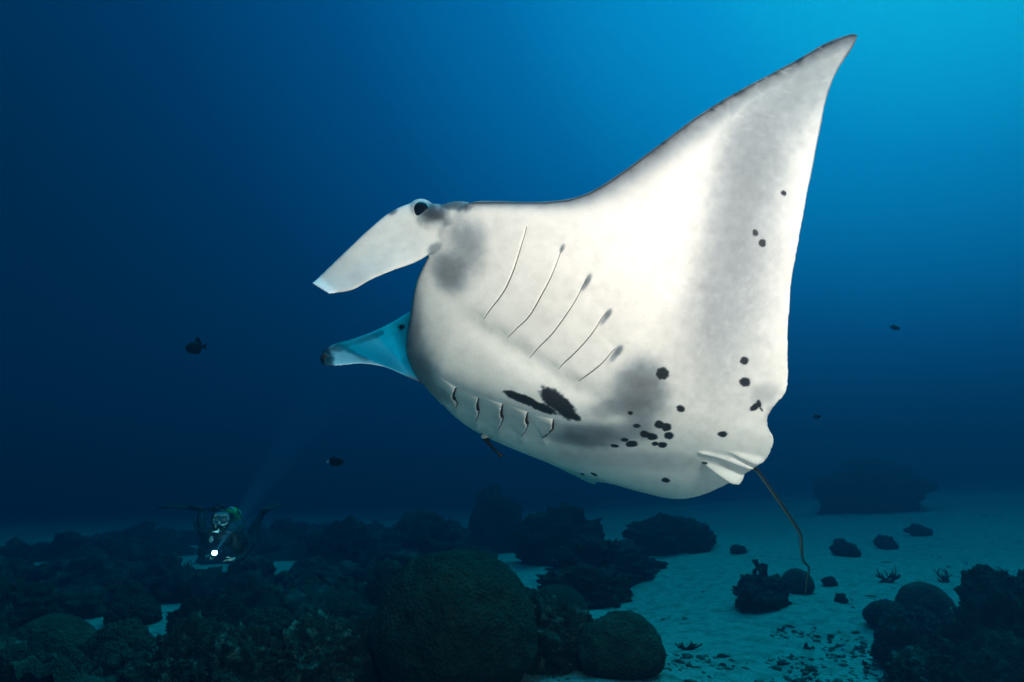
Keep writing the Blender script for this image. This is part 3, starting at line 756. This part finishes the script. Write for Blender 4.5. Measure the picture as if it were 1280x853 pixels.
# ---- the rest of the left reef reads as one rough mass
def make_reef_mass():
    n1, n2 = 560, 620
    X, Y = np.meshgrid(np.linspace(-15, 1.6, n1), np.linspace(4.6, 24, n2) ** 1.0)
    q = np.stack([X, Y, 0 * X], -1)
    edge = 0.4 - 0.10 * (Y - 6) + 0.5 * vnoise(q * 0.7, 77)            # the reef ends where the sand begins
    m = np.clip((edge - X) / 0.7, 0, 1)
    patch = vnoise(q * np.array([0.55, 0.8, 1]), 91)                     # open sand pockets
    m = m * np.clip((patch + 0.42) / 0.35, 0, 1)
    for cx, cy in ((452, 745), (150, 746), (22, 722), (345, 738), (300, 722), (440, 724)):
        g, t = G(cx, cy)
        m = m * (1 - np.exp(-(((X - g.x) / 0.55) ** 2 + ((Y - g.y) / 0.55) ** 2) ** 1.5))
    m = m * (1 - np.exp(-(((X + 0.5) / 1.1) ** 2 + ((Y - 5.2) / 0.9) ** 2) ** 2))
    hgt = 0.16 + 0.16 * fbm(q * 0.9, 3, 51) + 0.20 * np.clip(0.55 - cells(q * 1.5, 52), -.1, 1) + 0.10 * ridged(q * 2.6, 4, 53) + 0.11 * (0.5 - cells(q * 5, 54)) + 0.05 * fbm(q * 12, 3, 55)
    Z = gz(X, Y) - 0.12 + m * (hgt + 0.12)
    V = np.stack([X, Y, Z], -1).reshape(-1, 3); idx = np.arange(n1 * n2).reshape(n2, n1)
    F = np.stack([idx[:-1, :-1], idx[:-1, 1:], idx[1:, 1:], idx[1:, :-1]], -1).reshape(-1, 4)
    keep = (m.reshape(-1)[F] > 0.02).any(1)
    o = obj('coral_reef', mesh_from('coral_reef', V, F[keep]), M['reef'])
    tag(o, 'dim rough coral reef covering the seabed below the diver', 'coral reef', kind='stuff')
    # branching tufts and small heads over it
    rng = np.random.default_rng(8); mb = MB(); pr = random.Random(3)
    IV, IF = ICO[4]
    for k in range(520):
        x = rng.uniform(-13, 1.0); y = 5.2 + 17 * rng.random() ** 1.5
        if x > 0.3 - 0.10 * (y - 6): continue
        i = int((y - 4.6) / 19.4 * (n2 - 1)); j = int((x + 15) / 16.6 * (n1 - 1))
        if m[i, j] < 0.5: continue
        z = Z[i, j]; kind = rng.random()
        if kind < 0.65:
            r = rng.uniform(.07, .26) * (1 + y / 30)
            D = coral_shape(IV, 'rough', int(rng.integers(1, 999)), None)
            mb.add(D * np.array([r, r, r * rng.uniform(.6, 1.3)]) + np.array([x, y, z + r * .2]), IF)
        else:
            for _ in range(5):
                branches(mb, (x + rng.uniform(-.1, .1), y + rng.uniform(-.1, .1), z - .03), (rng.uniform(-.8, .8), rng.uniform(-.8, .8), 1), rng.uniform(.08, .2), .02, 1, pr, .8)
    for k in range(1500):
        px_ = rng.uniform(-40, 640); py_ = 700 + 165 * rng.random()
        g, t = G(px_, py_ + 12); x, y = g.x, g.y
        i = int((y - 4.6) / 19.4 * (n2 - 1)); j = int((x + 15) / 16.6 * (n1 - 1))
        if not (0 <= i < n2 and 0 <= j < n1) or m[i, j] < 0.4: continue
        z = Z[i, j]
        if rng.random() < .6:
            r = rng.uniform(.025, .09)
            D = coral_shape(ICO[3][0], 'knob', k, None)
            mb.add(D * np.array([r, r, r * rng.uniform(.5, 1.4)]) + np.array([x, y, z + r * .2]), ICO[3][1])
        else:
            for _ in range(3):
                branches(mb, (x + rng.uniform(-.04, .04), y, z - .02), (rng.uniform(-.8, .8), rng.uniform(-.8, .8), 1), rng.uniform(.04, .10), .010, 1, pr, .9)
    tag(mb.build('reef_growth', M['reef']), 'dim coral tufts and knobs scattered over the dim reef below the diver', 'coral growth', kind='stuff')
make_reef_mass()
# ---- broken coral strewn over the sand
def make_rubble():
    rng = np.random.default_rng(21); mb = MB(); IV, IF = ICO[2]
    for k in range(5200):
        px = rng.uniform(640, 1300); py = 640 + 230 * rng.random() ** 0.8
        dens_ = np.clip((px - 900) / 300, 0.12, 1) * (0.5 if py < 700 else 1) + (0.6 if py > 790 else 0)
        if vnoise(np.array([[px / 50, py / 18, 0]]), 5)[0] < 0.15 - 0.35 * dens_ + 0.25 or rng.random() > dens_: continue
        g, t = G(px, py)
        L = rng.uniform(.006, .034) * (2.0 if rng.random() < .12 else 1)
        sc = np.array([L, L * rng.uniform(.25, .7), L * rng.uniform(.2, .45)]); a = rng.uniform(0, 3.14)
        D = IV * (1 + 0.5 * fbm(IV * 1.7 + k * 3.3, 2, k))[:, None] * sc
        x = D[:, 0] * math.cos(a) - D[:, 1] * math.sin(a); y = D[:, 0] * math.sin(a) + D[:, 1] * math.cos(a)
        mb.add(np.stack([x + g.x, y + g.y, D[:, 2] + g.z + L * .1], -1), IF)
    tag(mb.build('coral_rubble', M['rubble']), 'small dark broken coral pieces strewn over the pale sand', 'rubble', kind='stuff')
make_rubble()

# ------------------------------------------------------------------ the diver
M['suit'] = mat('wetsuit_black', (0.008, 0.008, 0.009), 0.7, 0.3, attr='suit', bump=(60, 0.3, 0.01))
M['rubber'] = mat('black_rubber', (0.005, 0.005, 0.006), 0.6)
M['gear'] = mat('grey_gear_webbing', (0.010, 0.011, 0.012), 0.8, noise=(30, (0.02, 0.02, 0.02), .4, .7))
M['silicone'] = mat('clear_silicone', (0.30, 0.33, 0.34), 0.35)
M['glass'] = mat('mask_glass', (0.22, 0.24, 0.25), 0.12, 0.6)
M['tank'] = mat('yellow_green_tank_paint', (0.16, 0.30, 0.03), 0.4)
M['reflect'] = mat('white_reflective_patch', (0.85, 0.85, 0.85), 0.5)
M['torch'] = mat('torch_metal', (0.05, 0.05, 0.055), 0.35)
M['lens'] = mat('torch_lens_lit', (1, 1, 1), 0.3, emit=((0.85, 0.97, 1.0), 60))
def make_diver():
    root = empty('person', W(288, 672, 7.4))
    tag(root, 'scuba diver in black wetsuit swimming over the dark reef with a lit torch', 'person')
    mb = MB()
    def T(pts, rad, flat=1.0, n=14):
        p = [W(*q) for q in pts]; sp = smooth_path(p, 10 * (len(p) - 1) + 1)
        r = np.interp(np.linspace(0, 1, len(sp)), np.linspace(0, 1, len(rad)), rad)
        mb.tube(sp, r, n, flat, up=(0, 0, 1)); mb.ell(p[0], (rad[0],) * 3, None, 12, 8); mb.ell(p[-1], (rad[-1],) * 3, None, 12, 8)
    # torso seen end-on, swimming towards the camera
    T([(281, 667, 7.02), (283, 672, 7.2), (287, 671, 7.5), (290, 668, 7.85)], [.15, .20, .165, .16], 0.72, 20)
    mb.ell(W(281, 672, 7.12), (.235, .15, .11), None, 20, 12)                      # shoulders
    T([(277, 659, 6.98), (279, 666, 7.06)], [.062, .075])                          # neck
    mb.ell(W(275.5, 650.5, 6.9), (.082, .105, .118), None, 24, 16)                  # head
    mb.ell(W(275.5, 656, 6.84), (.058, .06, .075), None, 16, 10)                    # jaw
    mb.ell(W(275.5, 652.6, 6.79), (.014, .022, .022), None, 10, 8)                  # nose
    # legs: a frog kick, knees wide and lower legs raised
    T([(299, 669, 7.85), (308, 677, 8.05), (314, 681, 8.22)], [.095, .08, .066]); T([(314, 681, 8.22), (317, 664, 8.36), (326, 645, 8.52), (330, 640, 8.56)], [.066, .07, .045, .042])
    T([(281, 669, 7.85), (266, 672, 8.05), (256, 672, 8.2)], [.095, .08, .066]); T([(256, 672, 8.2), (252, 658, 8.36), (250, 643, 8.52), (249, 637, 8.56)], [.066, .07, .045, .042])
    # arms: one brings the torch forward, the other folded under the chest
    T([(260, 671, 7.12), (254, 683, 7.05), (252, 693, 6.92)], [.066, .056, .044]); T([(252, 693, 6.92), (257, 696, 6.80), (262, 697, 6.70)], [.044, .04, .03])
    T([(303, 672, 7.12), (309, 684, 7.1), (304, 696, 7.0)], [.066, .056, .044]); T([(304, 696, 7.0), (298, 699, 6.9), (292, 700, 6.82)], [.044, .04, .03])
    # hands: palm, four fingers and a thumb each
    for (hx, hy, hd, sx, tgt) in ((263.5, 696.5, 6.68, 1, (266.5, 694.5, 6.66)), (290, 700, 6.80, -1, None)):
        c = W(hx, hy, hd); mb.ell(c, (.042, .045, .022), None, 12, 8)
        for k in range(4):
            L = (.07, .08, .075, .06)[k]; off = (k - 1.5) * .019
            if tgt:                                       # curled round the torch barrel
                pts = [c + Vector((.03, -.02, off)), c + Vector((.055, -.045, off + .008)), c + Vector((.05, -.075, off + .012)), c + Vector((.02, -.08, off + .012))]
            else:
                pts = [c + Vector((-.03, off, .0)), c + Vector((-.03 - L * .5, off * 1.1, -.006)), c + Vector((-.03 - L * .95, off * 1.15, -.022))]
            mb.tube(pts, [.0105, .010, .0095, .009][:len(pts)], 8)
        mb.tube([c + Vector((0, -.03, .02)), c + Vector((sx * .02, -.055, .035)), c + Vector((sx * .045, -.07, .03))], [.013, .0115, .010], 8)
    raw = mb.build('raw')
    md = raw.modifiers.new('r', 'REMESH'); md.mode = 'VOXEL'; md.voxel_size = 0.009
    m2 = raw.modifiers.new('s', 'SMOOTH'); m2.factor = 0.5; m2.iterations = 5
    me = bpy.data.meshes.new_from_object(raw.evaluated_get(bpy.context.evaluated_depsgraph_get()))
    bpy.data.objects.remove(raw)
    n = len(me.vertices); V = np.empty(n * 3); me.vertices.foreach_get('co', V); V = V.reshape(-1, 3)
    px, py, dep = to_px(V)
    face = (np.hypot((px - 275.5) / 8.0, (py - 653) / 10) < 1) & (dep < 6.86)
    hand = (np.hypot(px - 264.5, py - 696.5) < 8.5) & (dep < 6.74) | (np.hypot(px - 287, py - 700) < 9) & (dep < 6.86) & (px < 294)
    col = np.tile(np.array([0.007, 0.007, 0.009, 1.0]), (n, 1)); col[face] = (0.42, 0.33, 0.27, 1); col[hand] = (0.36, 0.28, 0.23, 1)
    stripe = (np.abs(px - 258) < 2.0) & (py > 674) & (py < 690); col[stripe] = (0.06, 0.07, 0.08, 1)
    at = me.color_attributes.new('suit', 'FLOAT_COLOR', 'POINT'); at.data.foreach_set('color', col.astype(np.float32).reshape(-1))
    me.polygons.foreach_set('use_smooth', [True] * len(me.polygons)); me.name = 'body'
    obj('body', me, M['suit'], root)
    # hood over the crown and sides of the head
    hd = MB().ell(W(275.5, 649.5, 6.915), (.098, .112, .126), None, 24, 16)
    hv = [v for v in hd.v]
    keep = [i for i, v in enumerate(hv) if not (v[1] < W(275.5, 649.5, 6.86).y and v[2] < W(275.5, 643.5, 6.86).z)]
    ks = set(keep); hood = MB(); hood.v = hv; hood.f = [f for f in hd.f if all(i in ks for i in f)]
    hood.build('hood', M['rubber'], root)
    # mask: skirt and frame, one clear window with two lenses, strap
    msk = MB(); c = W(275.5, 649.0, 6.80)
    ring = [c + Vector((.088 * math.copysign(abs(math.cos(t)) ** .75, math.cos(t)), .018 * abs(math.cos(t)) ** 2, .062 * math.copysign(abs(math.sin(t)) ** .75, math.sin(t)))) for t in np.linspace(0, 2 * math.pi, 33)]
    msk.tube(ring, .014, 8)
    msk.tube([c + Vector((x, .018 * (x / .088) ** 2 - .006, .056)) for x in np.linspace(-.075, .075, 9)], .016, 8)
    mk = msk.build('mask_frame', M['silicone'], root)
    for s in (-1, 1):
        ln = MB().ell(c + Vector((s * .042, .006, -.002)), (.040, .006, .046), None, 16, 10).build('mask_lens', M['glass'], root)
    MB().ell(c + Vector((0, -.005, -.022)), (.017, .028, .034), None, 12, 10).build('nose_pocket', M['silicone'], root)
    st = [c + Vector((.092 * math.cos(t), .115 - .115 * math.sin(t), .0)) for t in np.linspace(R(17), R(-195), 20)]
    MB().tube(st, .008, 6).build('mask_strap', M['rubber'], root)
    # regulator and its bright mark, hoses
    rg = MB(); rc = W(275, 661.5, 6.78); rg.ell(rc, (.042, .035, .036), None, 16, 10); rg.tube([rc, rc + Vector((0, .06, .02))], .02, 10)
    rg.build('regulator', M['rubber'], root)
    mk2 = MB(); q = W(271.0, 663.6, 6.735)
    mk2.add([q + Vector((-.055, 0, -.014)), q + Vector((.012, -.006, .004)), q + Vector((.024, -.004, .024)), q + Vector((.022, -.002, -.024)), q + Vector((-.055, .012, -.014)), q + Vector((.012, .006, .004)), q + Vector((.024, .008, .024)), q + Vector((.022, .010, -.024))],
            [(0, 3, 1), (1, 3, 2), (4, 5, 7), (5, 6, 7), (0, 1, 5, 4), (1, 2, 6, 5), (2, 3, 7, 6), (3, 0, 4, 7)])
    mk2.build('reflective_tab', M['reflect'], root, smooth=False)
    for path, r in (([(268, 662, 6.8), (258, 668, 6.8), (246, 661, 7.0), (243, 650, 7.2), (247, 641, 7.35), (262, 636, 7.4), (280, 633, 7.35)], .013),
                    ([(281, 663, 6.8), (296, 666, 6.86), (306, 656, 7.1), (298, 640, 7.35), (288, 634, 7.36)], .013),
                    ([(262, 690, 6.95), (257, 676, 6.96), (256, 660, 7.1), (258, 642, 7.3), (270, 634, 7.38)], .017)):
        MB().tube(smooth_path([W(*p) for p in path], 40), r, 8).build('hose', M['rubber'], root)
    # buoyancy vest over shoulders and chest
    bc = MB()
    for s, x in ((-1, 266), (1, 297)):
        pts = smooth_path([W(x - s * 4, 660, 7.12), W(x, 668, 6.98), W(x + s * 1, 680, 6.98), W(x, 690, 7.08)], 14)
        bc.tube(pts, [.05, .06, .07, .075, .08, .085, .085, .085, .085, .08, .075, .07, .06, .05], 12, 0.6)
    bc.build('buoyancy_vest', M['gear'], root)
    MB().tube([W(274, 684, 6.95), W(282, 685, 6.93), W(290, 684, 6.95)], .02, 8).build('chest_strap', M['gear'], root)
    MB().ell(W(264, 674, 6.90), (.03, .02, .042), None, 14, 10).build('pressure_gauge', M['silicone'], root)
    # tank on the back, its shoulder and valve towards us
    a = W(289, 644, 7.28); b = W(293, 646, 7.95); ax = (b - a).normalized()
    pts = [a + ax * t for t in (0, .015, .04, .08, .12, .62, .66)]
    tk = MB().tube(pts, [.035, .06, .085, .10, .104, .104, .06], 24).build('tank', M['tank'], root)
    MB().tube([a - ax * .07, a - ax * .03, a + ax * .01], [.03, .03, .034], 12).build('tank_valve', M['torch'], tk).matrix_parent_inverse = Matrix.Identity(4)
    rf = MB()
    for (dx, dz, w, h) in ((-.012, .088, .052, .016), (-.022, .066, .020, .014), (.012, .064, .024, .013), (-.004, .044, .026, .012), (.006, .024, .016, .010)):
        q = a + Vector((dx - .01, .03 + .06 * (0.1 - dz), dz)); rf.ell(q, (w / 2 + .006, .012, h / 2 + .004), None, 8, 6)
    rf.build('reflective_net', M['reflect'], root)
    # the dark first stage and pillar behind the hood
    MB().ell(W(273, 637, 7.25), (.07, .09, .055), None, 14, 10).tube([W(266, 636, 7.2), W(281, 633, 7.25)], .028, 10).tube([W(272, 640, 7.2), W(275, 627, 7.25)], .022, 8).build('first_stage', M['rubber'], root)
    # fins: foot pocket and ribbed blade each
    def fin(foot, mid, tip, w0, w1, notch):
        f0, f1, f2 = W(*foot), W(*mid), W(*tip); d = (f2 - f0).normalized(); side = d.cross(Vector((0, -.25, 1))).normalized(); upv = side.cross(d)
        fn = MB().tube([f0 - d * .05, f0, f0.lerp(f1, .5), f1], [.045, .06, .06, .05], 12, .7)
        rows = []
        for i, u in enumerate(np.linspace(0, 1, 10)):
            cpt = f0.lerp(f1, .6).lerp(f2, u); w = w0 + (w1 - w0) * u
            row = [cpt + side * (w * v) + d * (-notch * (1 - abs(v)) * max(0, u - .85) / .15) for v in np.linspace(-1, 1, 7)]
            rows.append(row)
        vs = [p + upv * .006 for r in rows for p in r] + [p - upv * .006 for r in rows for p in r]; n2 = 70; fs = []
        for i in range(9):
            for j in range(6):
                q = i * 7 + j; fs.append((q, q + 1, q + 8, q + 7)); fs.append((n2 + q, n2 + q + 7, n2 + q + 8, n2 + q + 1))
            fs.append((i * 7, i * 7 + 7, n2 + i * 7 + 7, n2 + i * 7)); fs.append((i * 7 + 6, n2 + i * 7 + 6, n2 + i * 7 + 13, i * 7 + 13))
        for j in range(6): fs.append((j, n2 + j, n2 + j + 1, j + 1)); fs.append((63 + j, 64 + j, n2 + 64 + j, n2 + 63 + j))
        fn.add(vs, fs)
        for s in (-1, 1): fn.tube([r[0 if s < 0 else 6] for r in rows], .012, 6)
        fn.build('swim_fin', M['rubber'], root)
    fin((249, 636, 8.54), (238, 634, 8.62), (206, 631.5, 8.85), .09, .115, .0)
    fin((330, 639, 8.56), (336, 635, 8.62), (349, 629, 8.78), .085, .12, .12)
    # the torch in the diver's hand
    tr = empty('dive_torch', W(264, 696, 6.63)); tag(tr, "small lit dive torch held in the diver's hand", 'torch')
    h0 = W(263.6, 697.5, 6.66); h1 = W(268.0, 691.6, 6.62); dr = (h1 - h0).normalized()
    MB().tube([h0 - dr * .05, h0, h0.lerp(h1, .6), h0.lerp(h1, .75), h1], [.02, .02, .02, .032, .034], 14).build('barrel', M['torch'], tr)
    MB().ell(h1 + dr * .004, (.028, .028, .028), None, 16, 10).build('lens', M['lens'], tr)
    ld = bpy.data.lights.new('torch_beam', 'SPOT'); ld.energy = 520; ld.color = (0.85, .97, 1); ld.spot_size = R(17); ld.spot_blend = .7; ld.shadow_soft_size = .012
    lo = bpy.data.objects.new('torch_beam', ld); C.objects.link(lo)
    gd = bpy.data.lights.new('torch_spill', 'POINT'); gd.energy = 4; gd.color = (.85, .97, 1); gd.shadow_soft_size = .012
    go = bpy.data.objects.new('torch_spill', gd); C.objects.link(go); go.location = h1 + dr * .036 + Vector((0, -.02, 0))
    lo.location = h1 + dr * .037; lo.rotation_euler = (W(334, 596, 6.5) - h1).to_track_quat('-Z', 'Y').to_euler()
make_diver()

# ------------------------------------------------------------------ fish
def make_fish(px, py, d, L, face, label, tall=0.30, lyre=True, tailcol=None, mt='fish_dark', group=None, tilt=0, thick=0.10, dors=1.0, parts=True):
    """L: body length without tail; face: -1 looks left, 1 looks right"""
    c = W(px, py, d)
    root = empty('fish', c); tag(root, label, 'fish', group)
    ct, st_ = math.cos(R(tilt)), math.sin(R(tilt))
    def P(x, z, y=0.0):
        x, z = x * ct - z * st_, x * st_ + z * ct
        return (c.x + face * x * L, c.y + y * L, c.z + z * L)
    mb = MB(); n, rings = 16, 18; vs, fs = [], []
    for i in range(rings):
        u = i / (rings - 1); x = 0.5 - u
        prof = max(0.02, (math.sin(math.pi * min(u * 1.02, 1) ** 0.85)) ** 0.75) if u < .86 else 0
        h = tall * prof if u < .86 else 0
        h = max(h, 0.055 + .03 * max(0, u - .86) / .14 if u > .6 else 0.012)
        w = thick * max(0.12, math.sin(math.pi * u ** .8))
        for k in range(n):
            t = 2 * math.pi * k / n; vs.append(P(x, h * math.sin(t), w * math.cos(t)))
    for i in range(rings - 1):
        for k in range(n): fs.append((i * n + k, i * n + (k + 1) % n, (i + 1) * n + (k + 1) % n, (i + 1) * n + k))
    fs += [tuple(range(n)), tuple((rings - 1) * n + k for k in range(n))[::-1]]
    mb.add(vs, fs); mb.build('body', M[mt], root)
    def blade(name, pts, m, th=.012):
        k = len(pts); v = [P(x, z, -th) for x, z in pts] + [P(x, z, th) for x, z in pts]
        f = [tuple(range(k)), tuple(range(2 * k - 1, k - 1, -1))] + [(i, (i + 1) % k, k + (i + 1) % k, k + i) for i in range(k)]
        MB().add(v, f).build(name, m, root, smooth=False)
    if not parts: 
        blade('tail_fin', [(-.44, .05), (-.72, .20), (-.64, 0), (-.72, -.20), (-.44, -.05)], M[tailcol or mt]); return root
    if lyre:
        blade('tail_fin', [(-.46, .06), (-.60, .13), (-.80, .17), (-.68, .10), (-.60, -.02), (-.66, -.18), (-.80, -.26), (-.64, -.22), (-.53, -.08), (-.46, -.05)], M[tailcol or mt])
    else:
        blade('tail_fin', [(-.46, .07), (-.62, .11), (-.64, -.10), (-.46, -.07)], M[tailcol or mt])
    blade('dorsal_fin', [(.02, tall * .85), (-.12, tall * (1 + .75 * dors)), (-.17, tall * (1 + .80 * dors)), (-.24, tall * (1 + .45 * dors)), (-.38, tall * .75), (-.44, .06), (-.2, tall * .5)], M[mt])
    blade('anal_fin', [(-.02, -tall * .9), (-.14, -tall * (1 + .22 * dors)), (-.30, -tall * (1 + .15 * dors)), (-.43, -.06), (-.2, -tall * .5)], M[mt])
    for s in (-1, 1): blade('pectoral_fin', [(.22, -.02), (.10, .06), (.06, -.05)], M[mt], th=thick * 1.02)
    for s in (-1,): MB().ell(P(.36, .08, -thick * .62), (.028 * L, .02 * L, .028 * L), None, 8, 6).build('eye', M['eye'], root)
    return root
make_fish(243.0, 434.5, 4.2, 0.136, -1, 'black triggerfish with raised back fin and lyre tail in open water', tall=.34, tilt=-6)
make_fish(420.5, 577.0, 4.6, 0.125, 1, 'dark oval fish with a pale tail swimming above the reef', tall=.29, lyre=False, tailcol='fish_pale', dors=.15)
make_fish(1119.5, 410.0, 6.5, 0.105, 1, 'small dark fish hovering alone beyond the raised manta wing', tall=.26, tilt=-8, dors=.6)
make_fish(1022.0, 521.0, 6.5, 0.085, 1, 'tiny dark fish behind the notched rear edge of the manta', tall=.27, tilt=12, dors=.9)
for k, (x, y, d, f, lb) in enumerate([(1108, 749, 6.9, 1, 'tiny blue fish above the dark lump beside ball-shaped coral'), (1230, 743, 7.2, -1, 'tiny blue fish over rubble near the black reef wall top'),
        (1202, 756, 7.0, 1, 'tiny blue fish over sand between ball-shaped coral and reef wall'), (1053, 812, 5.8, -1, 'tiny blue fish over bare sand near the pale rubble heap'),
        (1060, 833, 5.5, 1, 'tiny blue fish low over sand near the upright stub'), (1025, 848, 5.3, 1, 'tiny blue fish over bare sand away from the rubble'), (1157, 822, 5.6, -1, 'tiny blue fish over the pale rubble heap')]):
    make_fish(x, y, d, 0.036, f, lb, tall=.24, mt='fish_blue', parts=False, group='tiny blue reef fish')
make_fish(1211, 817, 5.5, 0.12, -1, 'slim pale fish near the black reef wall', tall=.07, mt='fish_pale', tailcol='fish_pale', parts=False, tilt=-10)
# the slender remora hanging on under the manta's far wing
d0 = 2.9
for q_ in ((607, 545), (610, 541), (614, 538), (618, 533)):
    l0, nr0 = manta_hit(*q_)
    if l0 is not None:
        d0 = float(to_px(np.array([tuple(l0)]))[2][0]) - .02
        break
rr_ = empty('remora', W(608, 552, d0)); tag(rr_, 'slender dark remora clinging under the far wing of the manta', 'fish')
rp = smooth_path([W(603, 542, d0), W(607, 549, d0 - .01), W(615, 559, d0 - .02), W(622, 566, d0 - .03), W(627, 570, d0 - .03)], 30)
MB().tube(rp, np.interp(np.linspace(0, 1, 30), [0, .1, .25, .5, .8, 1], [.007, .013, .012, .008, .006, .005]), 10).build('body', M['remora'], rr_)
MB().ell(W(605.5, 545.5, d0 - .012), (.018, .010, .014), None, 14, 10).build('head_disc', M['fish_pale'], rr_)
MB().ell(W(625.5, 569, d0 - .03), (.013, .006, .011), None, 10, 8).build('tail_fin', M['remora'], rr_)
MB().tube([W(607.5, 548, d0 - .01), W(612, 550, d0 - .03)], [.006, .002], 6).build('pectoral_fin', M['remora'], rr_)

# ------------------------------------------------------------------ the water itself
def make_haze():
    x0, x1, y0, y1, z0, z1 = -75, 75, -35, 90, -4.5, 8.5
    mb = MB(); mb.add([(x0, y0, z0), (x1, y0, z0), (x1, y1, z0), (x0, y1, z0), (x0, y0, z1), (x1, y0, z1), (x1, y1, z1), (x0, y1, z1)],
                      [(0, 3, 2, 1), (4, 5, 6, 7), (0, 1, 5, 4), (1, 2, 6, 5), (2, 3, 7, 6), (3, 0, 4, 7)])
    m = bpy.data.materials.new('haze'); m.use_nodes = True
    n, l = m.node_tree.nodes, m.node_tree.links; n.clear()
    o = n.new('ShaderNodeOutputMaterial'); v = n.new('ShaderNodeVolumePrincipled')
    v.inputs['Color'].default_value = (0.004, 0.031, 0.060, 1)
    v.inputs['Density'].default_value = 0.228
    v.inputs['Anisotropy'].default_value = 0.45
    v.inputs['Absorption Color'].default_value = (0, 0.50, 0.58, 1)     # red goes first, blue last
    l.new(v.outputs[0], o.inputs['Volume'])
    try: m.cycles.homogeneous_volume = True
    except Exception: pass
    h = mb.build('haze', m, smooth=False)
    tag(h, kind='stuff')
make_haze()
